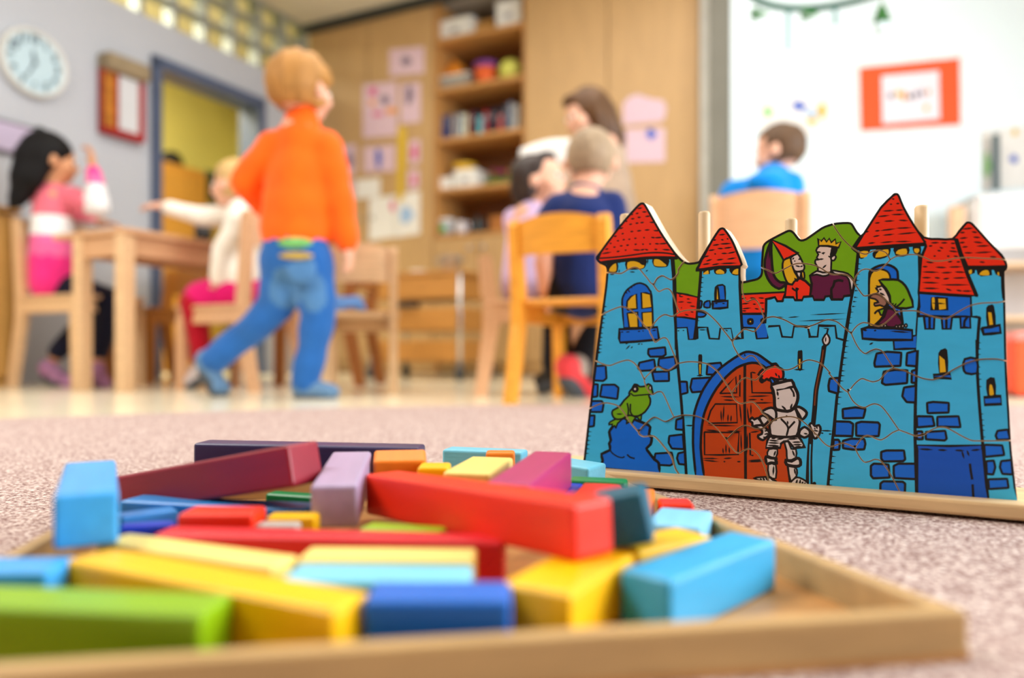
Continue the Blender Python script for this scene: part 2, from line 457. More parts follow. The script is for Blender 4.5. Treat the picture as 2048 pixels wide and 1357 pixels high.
# right wall: orange framed picture and faint drawings
fr = thing('framed_picture', 'orange mounted picture with a white lettered card hanging on the white wall', 'picture', WR0, WA)
def rquad(parent, pts, off, m, name, thick=0.004):
    b, M = sheet('right', pts, off, m, None, None, thick=thick)
    o = b.build(name, m); o.parent = parent
    return o
rquad(fr, [(1708, 120), (1926, 104), (1928, 258), (1712, 274)], 0.010, mat('clear_edge', rgb(226, 232, 234), 0.3), 'backing_board', 0.009)
rquad(fr, [(1719, 136), (1919, 116), (1921, 249), (1722, 262)], 0.013, mat('orange_mount', rgb(240, 84, 36), 0.6, 0.3, 0.03), 'mount', 0.002)
rquad(fr, [(1763, 152), (1878, 141), (1880, 238), (1765, 248)], 0.0155, mat('card_lilac', rgb(226, 220, 228), 0.8, 0.1, 0.03), 'card', 0.002)
for i, (x, y, r, k) in enumerate(((1782, 192, 7, 'grey'), (1797, 187, 7, 'yellow'), (1808, 192, 8, 'orange'), (1820, 194, 6, 'dark'), (1832, 190, 7, 'grey'), (1845, 186, 6, 'grey'), (1857, 184, 5, 'orange'), (1853, 216, 6, 'yellow'))):
    blot('right', fr, x, y, r * .7, r, 0.018, INK[k], 'lettering')
def drawing(label, pts, blots):
    p = sheet('right', pts, 0.004, PAPER, 'childs_drawing', label, 'drawing', 'drawings on the white wall')
    for a in blots: blot('right', p, a[0], a[1], a[2], a[3], 0.0062, INK[a[4]])
drawing('pale drawing with blue and yellow blots on the wall above the boy in blue', [(1516, 184), (1664, 170), (1666, 268), (1518, 276)],
        ((1536, 224, 9, 9, 'green'), (1598, 212, 14, 9, 'blue'), (1622, 226, 14, 7, 'pale'), (1644, 222, 8, 14, 'yellow'), (1624, 242, 10, 6, 'yellow')))
drawing('pale drawing with green and blue blots behind the dark hanging strap', [(1962, 262), (2075, 250), (2078, 372), (1964, 380)],
        ((1974, 330, 7, 24, 'green'), (2028, 318, 8, 8, 'blue'), (2030, 264, 5, 8, 'yellow')))
m = MB(); a0, z0 = on_right(1992, 268, -0.05); a1, z1 = on_right(1992, 382, -0.05)
m.bbox((a0, -0.05, (z0 + z1) / 2), (0.030, 0.014, z0 - z1), 0.004)
tag(rebase(m.build('hanging_strap', mat('dark_teal_strap', rgb(44, 70, 76), 0.6), M=WRM)), 'dark teal strap hanging in front of a drawing at the right wall', 'strap')

# ------------------------------------------------------------------ clock on the left wall
ct, cz = on_left(62, 128)
ck = thing('wall_clock', 'round wall clock with pale blue face and dark numerals on the left wall', 'clock', room(0.0, ct, cz), RA + math.pi / 2)
# local: x along -v? faces +u ; use local frame x right (as seen), z up, -y towards the room
RIM = mat('clock_rim', rgb(205, 206, 202), 0.35, 0.5); FACE = mat('clock_face', rgb(176, 200, 210), 0.4, 0.4, 0.03); NUM = mat('clock_ink', rgb(24, 40, 58), 0.6)
R90 = Matrix.Rotation(math.pi / 2, 4, 'X')
MB().lathe([(0.162, 0), (0.162, 0.03), (0.155, 0.042), (0.143, 0.042), (0.140, 0.025), (0.0, 0.025)], n=40, M=R90).build('rim', RIM, ck, True)
fc = MB().lathe([(0.140, 0.0255), (0.139, 0.027), (0.0, 0.027)], n=40, M=R90).build('face', FACE, ck)
for k in range(12):
    a = math.radians(90 - 30 * (k + 1))
    cu = bpy.data.curves.new('numeral', 'FONT'); cu.body = str(k + 1); cu.size = 0.046; cu.offset = 0.0022; cu.align_x = 'CENTER'; cu.align_y = 'CENTER'; cu.extrude = 0.0008
    to = bpy.data.objects.new('tmp', cu); COL.objects.link(to)
    bpy.context.view_layer.update()
    me = bpy.data.meshes.new_from_object(to.evaluated_get(bpy.context.evaluated_depsgraph_get()))
    bpy.data.objects.remove(to)
    me.transform(Matrix.Translation((0.112 * math.cos(a), -0.0285, 0.112 * math.sin(a))) @ R90)
    me.materials.clear(); me.materials.append(NUM)
    o = bpy.data.objects.new('numeral', me); COL.objects.link(o); o.parent = fc
for nm, ang, ln, w in (('hour_hand', 350, 0.066, 0.010), ('minute_hand', 208, 0.094, 0.007)):
    a = math.radians(90 - ang)
    MB().bbox((ln / 2 - 0.012, 0, 0), (ln, 0.002, w), 0.0008, Matrix.Translation((0, -0.032, 0)) @ Matrix.Rotation(-a, 4, 'Y')).build(nm, NUM, ck)
MB().lathe([(0.008, 0.028), (0.008, 0.036), (0.0, 0.037)], n=12, M=R90).build('hub', NUM, ck)

# wall organiser beside the door
ot, oz0 = on_left(237, 278); oz1 = on_left(237, 150)[1]
org = thing('wall_organiser', 'red wall organiser with a beige flap and a white sheet beside the doorway', 'organiser', room(0.001, ot, oz0), RA + math.pi / 2)
OW = 0.245; OH = oz1 - oz0
RED = cloth('organiser_red', 150, 30, 32); BEI = cloth('organiser_beige', 140, 124, 98)
def orow(x0, x1, y0, y1, z0, z1, m, name, par=org, bev=0.006):
    return MB().bbox(((x0 + x1) / 2, (y0 + y1) / 2, (z0 + z1) / 2), (x1 - x0, abs(y1 - y0), z1 - z0), bev).build(name, m, par)
orow(-OW / 2, OW / 2, -0.055, 0, 0, OH, RED, 'pocket')
orow(-OW / 2 - .005, OW / 2 + .005, -0.10, 0, OH - 0.02, OH + 0.075, BEI, 'flap', bev=0.02)
orow(-OW / 2 - .003, -OW / 2 + 0.06, -0.062, -0.055, 0.03, OH - 0.03, mat('organiser_trim', rgb(176, 112, 40), 0.8, 0.2, 0.5, 30), 'side_trim')
orow(-0.040, 0.075, -0.060, -0.057, 0.035, OH - 0.022, mat('paper_grey', rgb(196, 198, 202), .85, .1, .03), 'sheet', bev=0.001)
# notice board at the left edge
pts = [(-120, 190), (58, 262), (58, 322), (-120, 310)]
nt0 = on_left(72, 280)[0]
nb = thing('notice_board', 'dark framed notice board with lilac paper at the left edge behind the girl', 'notice board', room(0, nt0, on_left(72, 322)[1]), RA + math.pi / 2)
nz = on_left(72, 322)[1]; nh = on_left(72, 258)[1] - nz
MB().bbox((-0.28, -0.012, nh / 2), (0.56, 0.022, nh), 0.004).build('frame', mat('board_frame', rgb(92, 84, 92), 0.5), nb)
MB().bx(-0.545, -0.012, -0.026, -0.022, 0.014, nh - 0.014).build('poster', mat('poster_lilac', rgb(178, 166, 192), 0.7), nb)

lc = thing('low_cabinet', 'tan wooden low cabinet against the left wall behind the girl, at the picture edge', 'cabinet', RC, RA)
MB().bbox((.145, -2.54, .37), (.27, .72, .74), .004).build('body', wood('low_cab', 186, 142, 76), lc)
MB().bbox((.147, -2.54, .762), (.286, .74, .022), .004).build('top_board', MATS['wood_low_cab'], lc)
for k in range(2): MB().bbox((.288, -2.36 - .36 * k, .38), (.016, .345, .66), .003).build('door', MATS['wood_low_cab'], lc)

# furniture in the hall seen through the doorway
ha, hz = on_left(290, 312, -0.9); hb, _ = on_left(412, 330, -0.9)
hc = thing('hall_cabinet', 'orange-brown wooden cabinet standing in the hall beyond the doorway', 'cabinet', room(-0.9, 0, 0), RA)
MB().bbox((-0.2, (ha + hb) / 2, hz / 2), (0.4, hb - ha, hz), 0.004).build('body', wood('hall', 204, 142, 52), hc)
MB().bbox((0.009, (ha + hb) / 2, hz / 2), (0.018, hb - ha - 0.02, hz - 0.12), 0.003).build('door', MATS['wood_hall'], hc)
ga, gz = on_left(410, 338, -0.9); gb, _ = on_left(446, 345, -0.9)
hb_ = thing('hall_rack', 'dark green rack standing next to the orange-brown cabinet in the hall', 'rack', room(-0.9, 0, 0), RA)
MB().bbox((-0.15, (ga + gb) / 2 + .02, gz / 2 - .12), (0.3, gb - ga, gz - .24), 0.004).build('body', wood('hall_low', 190, 150, 60), hb_)
MB().bbox((-0.15, (ga + gb) / 2 + .02, gz - .12), (0.3, gb - ga - .01, .238), 0.006).build('top_box', mat('dark_green', rgb(40, 62, 34), 0.6), hb_)

# ================================================================== SHELF CONTENTS
def shelf_thing(name, label, cat, x, shelf, v=0.10, group=None):
    u, _ = on_cab(x, 300, v)
    return thing(name, label, cat, room(u, v, SH[shelf] + 0.001), RA, group)
def bin_box(name, label, x0, x1, shelf, h, m, v=0.04, d=0.20, lid=None, tagm=None):
    u0, _ = on_cab(x0, 300, v); u1, _ = on_cab(x1, 300, v)
    t = thing(name, label, 'box', room((u0 + u1) / 2, v, SH[shelf] + 0.001), RA)
    w = u1 - u0
    b = MB(); th = 0.006
    b.bbox((0, d / 2, th / 2 + .001), (w, d, th), 0.001)
    for sx in (-1, 1): b.bbox((sx * (w / 2 - th / 2), d / 2, h / 2), (th, d, h), 0.002)
    for yy in (th / 2, d - th / 2): b.bbox((0, yy, h / 2), (w, th, h), 0.002)
    b.build('body', m, t)
    MB().bbox((0, d / 2, h + 0.006), (w + 0.008, d + 0.008, 0.014), 0.003).build('lid', lid or m, t)
    if tagm: MB().bbox((0, -0.0015, h * 0.5), (0.05, 0.002, 0.03), 0.0005).build('name_tag', tagm, t)
    return t
GREYT = mat('tag_grey', rgb(150, 150, 158), 0.7)
bin_box('storage_box', 'white storage box at the left of the top shelf', 878, 942, 0, 0.125, WHITE, tagm=GREYT)
bin_box('storage_box', 'tan cardboard box between two white boxes on the top shelf', 946, 988, 0, 0.10, mat('cardboard', rgb(196, 148, 82), 0.8), v=0.10)
bin_box('storage_box', 'white storage box at the right of the top shelf, tallest one', 992, 1042, 0, 0.165, WHITE, tagm=GREYT)
bin_box('wire_basket', 'grey basket at the left of the second shelf', 878, 936, 1, 0.085, mat('basket_grey', rgb(150, 146, 138), 0.6), lid=mat('basket_white', rgb(224, 222, 214), 0.7))
t = shelf_thing('toy_bricks_bag', 'orange and yellow bag lying on the grey basket of the second shelf', 'bag', 908, 1, 0.14)
t.location.z += 0.105
MB().ball((0, 0, 0.05), (0.085, 0.05, 0.05)).build('bag', mat('bag_orange', rgb(222, 138, 40), 0.7, 0.2, 0.3), t, True)
MB().tube([(0, 0, 0.095), (0.01, 0, 0.12)], [0.018, 0.026]).build('tied_neck', MATS['bag_orange'], t, True)
t = shelf_thing('toy_bucket', 'orange bucket with a purple rim on the second shelf', 'bucket', 972, 1, 0.10)
MB().lathe([(0.055, 0), (0.075, 0.12), (0.068, 0.12), (0.05, 0.006)], n=24).build('body', mat('bucket_orange', rgb(226, 98, 40), 0.5), t, True)
MB().lathe([(0.075, 0.115), (0.080, 0.13), (0.078, 0.15), (0.066, 0.15), (0.066, 0.115)], n=24).build('rim', mat('bucket_purple', rgb(120, 60, 140), 0.5), t, True)
t = shelf_thing('play_ball', 'lime yellow ball at the right of the second shelf', 'ball', 1021, 1, 0.10)
MB().ball((0, 0, 0.075), 0.075, 24).build('ball', mat('ball_lime', rgb(206, 208, 96), 0.5), t, True)
# books
books = [((52, 108, 178), .115, .020), ((36, 70, 140), .17, .022), ((30, 54, 110), .175, .020), ((196, 176, 160), .165, .016), ((120, 140, 170), .17, .014), ((206, 216, 212), .165, .022), ((214, 210, 180), .16, .018), ((128, 34, 30), .165, .018), ((40, 44, 70), .17, .016), ((90, 190, 205), .13, .030), ((168, 40, 52), .165, .022), ((60, 40, 60), .155, .018), ((34, 40, 60), .17, .018), ((205, 80, 74), .12, .022), ((70, 72, 90), .175, .022), ((150, 165, 190), .19, .018), ((206, 206, 200), .17, .024)]
bl = ['short bright blue book, first on the book shelf', 'mid blue tall book, second on the book shelf', 'navy tall book beside the mid blue one', 'tan book between navy and slate books', 'thin slate blue book left of the white books', 'white tall book in the left half of the book shelf', 'cream book right of the white tall book', 'dark red book left of the pale turquoise one', 'dark slate thin book between dark red and turquoise', 'pale turquoise short thick book', 'red book right of the turquoise book', 'dark plum book right of the red book', 'blackish blue book left of the short coral book', 'short coral red book', 'tall dark grey book right of the coral book', 'tallest grey blue book near the right end', 'pale grey book at the right end of the book shelf']
u0, _ = on_cab(876, 250, 0.06); u1, _ = on_cab(1038, 250, 0.06)
tw = sum(b[2] for b in books); gap = ((u1 - u0) - tw) / len(books); uu = u0
for (c, h, w), lb in zip(books, bl):
    mm = mat('book_%d_%d_%d' % c, rgb(*c), 0.55, 0.4, 0.06)
    t = thing('book', lb, 'book', room(uu + w / 2, 0.06, SH[2] + 0.001), RA, 'books on the middle shelf')
    t.rotation_euler.y = random.uniform(0.0, 0.05)
    MB().bbox((0, 0.07, h / 2), (w - 0.005, 0.13, h - 0.006), 0.0006).build('pages', PAPER, t)
    b = MB(); b.bbox((-w / 2 + .0012, 0.068, h / 2), (.0024, 0.14, h), .0006); b.bbox((w / 2 - .0012, 0.068, h / 2), (.0024, 0.14, h), .0006); b.bbox((0, -0.001, h / 2), (w, .0026, h), .0008)
    b.build('cover', mm, t)
    MB().bbox((0, -0.0028, h * .72), (w * .6, .0012, h * .18), .0003).build('spine_label', GREYT, t)
    uu += w + gap
# fourth shelf
bin_box('storage_box', 'low white box at the left end of the fourth shelf', 880, 904, 3, 0.075, WHITE)
bin_box('storage_box', 'larger white box with a grey tag on the fourth shelf', 908, 952, 3, 0.11, WHITE, tagm=GREYT)
t = shelf_thing('yellow_basket', 'yellow bowl resting on the larger white box of the fourth shelf', 'bowl', 929, 3, 0.13); t.location.z += 0.125
MB().lathe([(0.05, 0), (0.085, 0.05), (0.079, 0.05), (0.046, 0.006)], n=24).build('bowl', mat('bowl_yellow', rgb(214, 168, 40), 0.5), t, True)
t = shelf_thing('flower_planter', 'green planter with pink and yellow flowers on the fourth shelf', 'flowers', 996, 3, 0.10)
MB().bbox((0, 0.05, 0.03), (0.19, 0.10, 0.06), 0.006).build('planter', mat('planter_green', rgb(58, 104, 40), 0.6), t)
rr = random.Random(3)
for k in range(16):
    x = rr.uniform(-.09, .09); y = rr.uniform(.01, .09); h = rr.uniform(.075, .13) - abs(x) * .3
    st = MB().tube([(x * .9, y, 0.055), (x, y, h)], 0.003, 6).build('stem', MATS['planter_green'], t)
    mm = mat('petal_pink', rgb(206, 70, 150), 0.7) if abs(x) < .045 else mat('petal_yellow', rgb(220, 176, 50), 0.7)
    b = MB(); b.ball((x, y, h), (.007, .007, .006), 8)
    for q in range(6): b.ball((x + .012 * math.cos(q * 1.05), y + .012 * math.sin(q * 1.05), h), (.008, .008, .004), 8)
    b.build('blossom', mm, st, True)
# fifth shelf
t = shelf_thing('toy_tin', 'grey round tin with a green lid at the left of the lowest open shelf', 'tin', 894, 4, 0.08)
MB().lathe([(0.055, 0), (0.055, 0.10), (0.05, 0.10), (0.05, 0.005)], n=24).build('body', mat('tin_grey', rgb(176, 178, 182), 0.35), t, True)
MB().ball((0.0, -0.058, 0.045), (.024, .006, .024)).build('sticker', mat('sticker_green', rgb(40, 170, 60), 0.5), t, True)
MB().lathe([(0.057, 0.098), (0.057, 0.112), (0.0, 0.114)], n=24).build('lid', WHITE, t)
t = shelf_thing('toy_jug', 'pale jug in the middle of the lowest open shelf', 'jug', 922, 4, 0.06)
MB().lathe([(0.03, 0), (0.042, 0.03), (0.038, 0.06), (0.024, 0.075), (0.03, 0.09), (0.026, 0.09), (0.02, 0.075)], n=20).build('body', mat('jug_pale', rgb(206, 200, 204), 0.4), t, True)
MB().tube([(0.028, 0, 0.08), (0.06, 0, 0.075), (0.062, 0, 0.045), (0.038, 0, 0.03)], 0.006, 8).build('handle', MATS['jug_pale'], t, True)
for k, (x, c, h, lb) in enumerate(((941, (40, 44, 52), .09, 'dark bottle left of the steel teal box, lowest open shelf'), (955, (50, 84, 92), .12, 'teal bottle on the lowest open shelf'), (969, (60, 60, 66), .10, 'charcoal bottle right of the teal bottle, lowest open shelf'))):
    t = shelf_thing('bottle', lb, 'bottle', x, 4, 0.10)
    mm = mat('bottle_%d' % k, rgb(*c), 0.3)
    MB().lathe([(0.017, 0), (0.018, h * .6), (0.008, h * .8), (0.008, h)], n=16).build('body', mm, t, True)
    MB().lathe([(0.0095, h * .96), (0.0095, h * 1.08), (0, h * 1.09)], n=12).build('cap', BLACK, t)
bin_box('game_box', 'flat orange-brown game box at the right of the lowest open shelf', 980, 1034, 4, 0.09, mat('game_brown', rgb(166, 104, 44), 0.6))

# ================================================================== CHAIRS, TABLE, TROLLEY
def swapxy(M=None):
    S = Matrix(((0, 1, 0, 0), (1, 0, 0, 0), (0, 0, 1, 0), (0, 0, 0, 1)))
    return M @ S if M is not None else S
def make_chair(label, loc, rz, wm, sh=0.35, bh=0.66, w=0.31, d=0.32, backh=0.13, splay=0.05, group='small wooden chairs'):
    t = thing('childs_chair', label, 'chair', loc, rz, group)
    lt = 0.030; lw = 0.045
    for sx in (-1, 1):
        x = sx * (w / 2 - lt / 2)
        pts = [(-d / 2 - splay - lw / 2, 0), (-d / 2 - splay + lw / 2, 0), (-d / 2 + lw / 2 + .01, sh * .75), (-d / 2 + lw / 2 + .008, sh), (-d / 2 - splay * .4 + lw / 2, bh - .02), (-d / 2 - splay * .4 + lw * .3, bh), (-d / 2 - splay * .4 - lw * .3, bh), (-d / 2 - splay * .4 - lw / 2, bh - .02), (-d / 2 - lw / 2, sh), (-d / 2 - lw / 2, sh * .75)]
        MB().prism(pts, x - lt / 2, x + lt / 2, swapxy()).build('rear_leg', wm, t)
        pts = [(d / 2 - lw / 2 + .012, 0), (d / 2 + lw / 2 + .006, 0), (d / 2 + lw / 2, sh - .05), (d / 2 + lw / 2 - .012, sh - .02), (d / 2 - .02, sh - .018), (d / 2 - lw / 2, sh - .018)]
        MB().prism(pts, x - lt / 2, x + lt / 2, swapxy()).build('front_leg', wm, t)
        MB().bbox((x, 0, sh - .045), (lt * .9, d - lw, .055), .004).build('side_rail', wm, t)
    MB().bbox((0, d / 2 - .01, sh - .043), (w - 2 * lt, .022, .05), .003).build('front_rail', wm, t)
    MB().bbox((0, 0.012, sh - .008), (w + .012, d + .03, .018), .007).build('seat', wm, t)
    # bowed backrest panel
    b = MB(); N = 12; vs = []
    for i in range(N + 1):
        q = i / N * 2 - 1; x = q * (w / 2 - lt * .5); yo = -d / 2 - splay * .4 - .022 * (1 - q * q)
        top = bh - .012 + .022 * (1 - q * q); bot = bh - backh
        for yy in (-.006, .006):
            for z in (bot, top): vs.append((x, yo + yy + (.008 if z == bot else 0), z))
    fs = []
    for i in range(N):
        a = i * 4; c = a + 4
        fs += [(a, c, c + 1, a + 1), (a + 2, a + 3, c + 3, c + 2), (a, a + 2, c + 2, c), (a + 1, c + 1, c + 3, a + 3)]
    fs += [(0, 1, 3, 2), (N * 4, N * 4 + 2, N * 4 + 3, N * 4 + 1)]
    b.add(vs, fs); b.build('backrest', wm, t, False)
    return t
FU = RA - math.pi / 2          # local +y -> U
FNU = RA + math.pi / 2         # local +y -> -U
FV = RA                        # local +y -> V
FNV = RA + math.pi
def chair_loc(p, rz, w, d, corner):
    """place so that a given leg (sx, sy) stands at floor point p"""
    off = Matrix.Rotation(rz, 3, 'Z') @ Vector((corner[0] * (w / 2 - .015), corner[1] * d / 2, 0))
    return Vector((p.x - off.x, p.y - off.y, 0))
def flr(x, y): return pz(x, y, 0.0)

make_chair('pale wooden chair seen from the side under the girl in pink', chair_loc(flr(152, 779.5), FU, .31, .36, (1, 1)), FU, W_BEECH_PALE, .385, .72, .31, .36, splay=.06)
make_chair('light brown chair under the child in white behind the boy in orange', chair_loc(flr(366, 780), FNU, .31, .33, (-1, 1)), FNU, W_PINK, .335, .69, .31, .33)
make_chair('empty pale chair with a blue cloth, right of the boy in orange', chair_loc(flr(787, 787), .16, .27, .31, (1, -1)), .16, W_BEECH_PALE, .300, .535, .27, .31, backh=.13)
make_chair('golden yellow chair with the boy in navy, left of the puzzle castle', chair_loc(flr(1036, 806), FV, .31, .32, (-1, -1)), FV, W_YELLOW, .312, .545, .31, .32, backh=.105)
make_chair('pinkish wooden chair with slanted leg, left of the golden yellow chair', chair_loc(flr(982, 793), FU + .5, .28, .29, (1, -1)), FU + .5, W_PINK, .33, .485, .30, .30, splay=.03)
make_chair('peach chair with a wide curved back, behind the puzzle castle with the boy in blue', Vector((px(1512, 805, 2.9).x, 2.9, 0)), FV + .2, W_PINK, .38, .725, .345, .34, backh=.20)
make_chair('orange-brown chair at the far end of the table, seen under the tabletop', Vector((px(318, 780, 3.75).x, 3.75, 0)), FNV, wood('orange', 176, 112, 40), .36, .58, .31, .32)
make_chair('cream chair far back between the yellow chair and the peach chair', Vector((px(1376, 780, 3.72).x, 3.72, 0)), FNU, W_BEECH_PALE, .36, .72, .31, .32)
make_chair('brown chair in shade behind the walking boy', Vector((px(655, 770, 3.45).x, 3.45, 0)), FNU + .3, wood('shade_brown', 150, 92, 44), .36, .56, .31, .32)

# table: near corner leg at the left
tcn = flr(250, 784); TW, TL, TH = 0.43, 1.15, 0.622
tb = thing('childs_table', 'wooden table between the girl in pink and the child in white', 'table', tcn, RA)
# local x = U, y = V ; near corner leg at origin, table reaches to -x and +y
MB().bbox((-TW / 2 + .035, TL / 2 - .03, TH - .011), (TW, TL, .022), .004).build('tabletop', W_PINK, tb)
for x in (-.0, -.25):
    for y in (0, TL - .06):
        MB().bbox((x, y, (TH - .022) / 2), (.052, .052, TH - .022), .004).build('leg', W_BEECH_PALE, tb)
for (x0, x1, y0, y1) in ((-.225, -.026, -.012, .012), (-.225, -.026, TL - .072, TL - .048)):
    MB().bx(x0, x1, y0, y1, TH - .10, TH - .024).build('apron', W_PINK, tb)
for (x0, x1, y0, y1) in ((-.012, .012, .03, TL - .09), (-.262, -.238, .03, TL - .09)):
    MB().bx(x0, x1, y0, y1, TH - .10, TH - .024).build('apron', W_PINK, tb)
TM = world_of(tb)
def on_table(x, y, z=TH): return TM @ Vector((x, y, z))
# things on the table
t = thing('game_tray', 'dark tray lying on the table in front of the girl', 'tray', on_table(-.22, .24), RA)
b = MB(); b.bbox((0, 0, .004), (.20, .15, .008), .002)
for q in (-1, 1): b.bbox((q * .097, 0, .014), (.006, .15, .028), .002); b.bbox((0, q * .072, .014), (.20, .006, .028), .002)
b.build('tray', mat('tray_dark', rgb(52, 44, 40), 0.6), t)
t = thing('pencil_cup', 'dark cup with crayons standing on the table near the child in white', 'cup', on_table(-.06, .42), RA)
MB().lathe([(.032, 0), (.036, .07), (.032, .07), (.028, .006)], n=20).build('cup', mat('cup_dark', rgb(38, 38, 40), 0.4), t, True)
for k, c in enumerate(('red', 'yellow', 'green', 'blue', 'orange')):
    a = k * 1.25
    MB().tube([(.008 * math.cos(a), .008 * math.sin(a), .008), (.026 * math.cos(a), .026 * math.sin(a), .10), (.028 * math.cos(a), .028 * math.sin(a), .112)], [.004, .004, .001], 8).build('crayon', INK[c], t)
t = thing('paper_sheet', 'white paper sheet lying on the table near the front edge', 'paper', on_table(-.14, .10), RA + .2)
MB().bbox((0, 0, .0012), (.20, .14, .0016), .0004).build('sheet', PAPER, t)

# blue cloth lying on the empty chair
t = thing('blue_cloth', 'blue cloth hanging over the seat of the empty pale chair', 'cloth', Vector((px(694, 620, 2.93).x, 2.93, .311)), .16)
b = MB(); N = 10; vs = []; fs = []
for i in range(N + 1):
    for j in range(N + 1):
        a = i / N - .5; c = j / N
        z = .006 + .075 * max(0, c - .35) ** .6 * (1 - .5 * abs(a)) + .006 * math.sin(9 * a + 5 * c)
        vs.append((a * .13 + .01 * math.sin(6 * c), (c - .5) * .14, z))
for i in range(N):
    for j in range(N):
        q = i * (N + 1) + j; fs.append((q, q + 1, q + N + 2, q + N + 1))
b.add(vs, fs); o = b.build('cloth', cloth('denim_pale', 84, 128, 188), t, True)
sm = o.modifiers.new('thickness', 'SOLIDIFY'); sm.thickness = .004; sm.offset = 1

# trolley
ta = flr(812, 762); tbv = flr(940, 763)
tr = thing('wooden_trolley', 'wooden trolley with chrome posts, casters and a black handle, in front of the shelves', 'trolley', Vector((px(742, 760, 4.1).x, 4.1, 0)) , RA)
TLX, TLY = 0.56, 0.34
for (x, y) in ((0, 0), (TLX, 0), (0, TLY), (TLX, TLY)):
    MB().tube([(x, y, .085), (x, y, .57)], .011, 12).build('post', CHROME, tr, True)
    c = MB(); c.bbox((x, y, .075), (.022, .03, .024), .003); c = c.build('caster', mat('caster_grey', rgb(96, 104, 110), 0.4), tr)
    MB().lathe([(.035, -.011), (.035, .011)], n=20, M=Matrix.Translation((x, y, .035)) @ Matrix.Rotation(math.pi / 2, 4, 'Y')).build('wheel', mat('wheel_dark', rgb(62, 68, 72), 0.5), c)
TWD = wood('trolley', 198, 140, 70)
for z, hh in ((.10, .11), (.26, .12), (.43, .12)):
    b = MB(); b.bbox((TLX / 2, TLY / 2, z + .008), (TLX - .03, TLY - .02, .016), .003)
    b.build('tray_floor', TWD, tr)
    for (cx_, cy_, dx, dy) in ((TLX / 2, .006, TLX - .03, .014), (TLX / 2, TLY - .006, TLX - .03, .014), (.017, TLY / 2, .014, TLY - .03), (TLX - .017, TLY / 2, .014, TLY - .03)):
        MB().bbox((cx_, cy_, z + hh / 2), (dx, dy, hh), .003).build('tray_side', TWD, tr)
hd = MB().tube([(.20, -.004, .395), (.20, -.03, .395), (.31, -.03, .395), (.31, -.004, .395)], .013, 10).build('handle', BLACK, tr, True)
MB().bbox((TLX / 2, TLY / 2, .562), (TLX + .02, TLY + .02, .02), .004).build('top_board', TWD, tr)
pot = thing('steel_pot', 'small shiny steel pot standing on the trolley', 'pot', world_of(tr) @ Vector((.43, .12, .573)), RA)
MB().lathe([(.055, 0), (.062, .01), (.062, .085), (.066, .088), (.060, .088), (.056, .012)], n=28).build('body', CHROME, pot, True)
for q in (-1, 1):
    MB().tube([(q * .06, -.02, .065), (q * .085, -.02, .067), (q * .085, .02, .067), (q * .06, .02, .065)], .005, 8).build('handle', CHROME, pot, True)
t = thing('white_dish', 'small white dish on the trolley left of the steel pot', 'dish', world_of(tr) @ Vector((.24, .10, .573)), RA)
MB().lathe([(.025, 0), (.05, .02), (.047, .021), (.022, .004)], n=24).build('dish', WHITE, t, True)

# ------------------------------------------------------------------ right side furniture
rk = thing('white_cabinet', 'white low cabinet at the right edge behind the castle towers', 'cabinet', Vector((px(1915, 700, 3.35).x, 3.35, 0)), WA)
zt = H + (HY - 392) / F * 3.35
b = MB(); b.bx(.07, .09, 0, .35, 0, zt); b.bx(.88, .90, 0, .35, 0, zt); b.bx(.09, .88, .33, .35, 0, zt); b.bx(.07, .90, 0, .35, zt - .02, zt)
b.build('carcass', mat('cabinet_white', rgb(226, 222, 220), .6), rk)
for z in (.05, .30, .54): MB().bx(.09, .88, .01, .33, z - .01, z + .01).build('shelf', wood('cab_shelf', 222, 186, 146), rk)
MB().bbox((.20, -.008, zt - .13), (.22, .014, .22), .003).build('door', MATS['cabinet_white'], rk)
MB().bbox((.012, .05, (zt - .04) / 2), (.06, .05, zt - .04), .004).build('end_post', W_PINK, rk)
MB().bbox((.36, -.004, zt - .36), (.05, .03, .34), .004).build('divider', MATS['wood_cab_shelf'], rk)
MB().bx(.02, .90, -.02, .35, 0, .045).build('plinth', mat('plinth_dark', rgb(60, 58, 56), .6), rk)
t = thing('orange_box', 'orange-red toy box on the floor at the right edge of the picture', 'box', Vector((px(2062, 790, 2.55).x, 2.55, 0)), WA)
b = MB(); b.bbox((0, 0, .012), (.13, .10, .02), .004)
for q in (-1, 1): b.bbox((q * .06, 0, .10), (.01, .10, .18), .003); b.bbox((0, q * .045, .10), (.12, .01, .18), .003)
b.build('body', mat('toy_orange', rgb(240, 78, 24), .5), t)
MB().bbox((0, 0, .005), (.15, .12, .008), .002).build('skirt', BLACK, t)
MB().bbox((0, 0, .205), (.14, .11, .03), .006).build('lid', mat('toy_pink', rgb(236, 130, 120), .5), t)

# ------------------------------------------------------------------ hanging ring with ornaments
rc = Vector((px(1668, 0, 2.88).x, 2.88, 0)); rz_ = H + 685 / F * 3.2; RR = .33
rg = thing('hanging_ring', 'dark green hoop hanging flat from the ceiling in front of the white wall', 'hoop', rc + Vector((0, 0, rz_)))
GRN = mat('hoop_green', rgb(44, 92, 74), .6, .3, .2, 30); LGR = mat('leaf_green', rgb(64, 128, 60), .6, .3, .25, 30)
N = 48; b = MB(); ring = [(RR * math.cos(2 * math.pi * i / N), RR * math.sin(2 * math.pi * i / N), 0) for i in range(N + 1)]
b.tube(ring, .014, 10, cap=False); b.build('hoop', GRN, rg, True)
for k in range(4):
    a = math.pi / 4 + k * math.pi / 2
    MB().tube([(RR * math.cos(a), RR * math.sin(a), .01), (0, 0, .62)], .0015, 6).build('cord', BLACK, rg)
MB().tube([(0, 0, .61), (0, 0, CEIL - rz_)], .002, 6).build('cord', BLACK, rg)
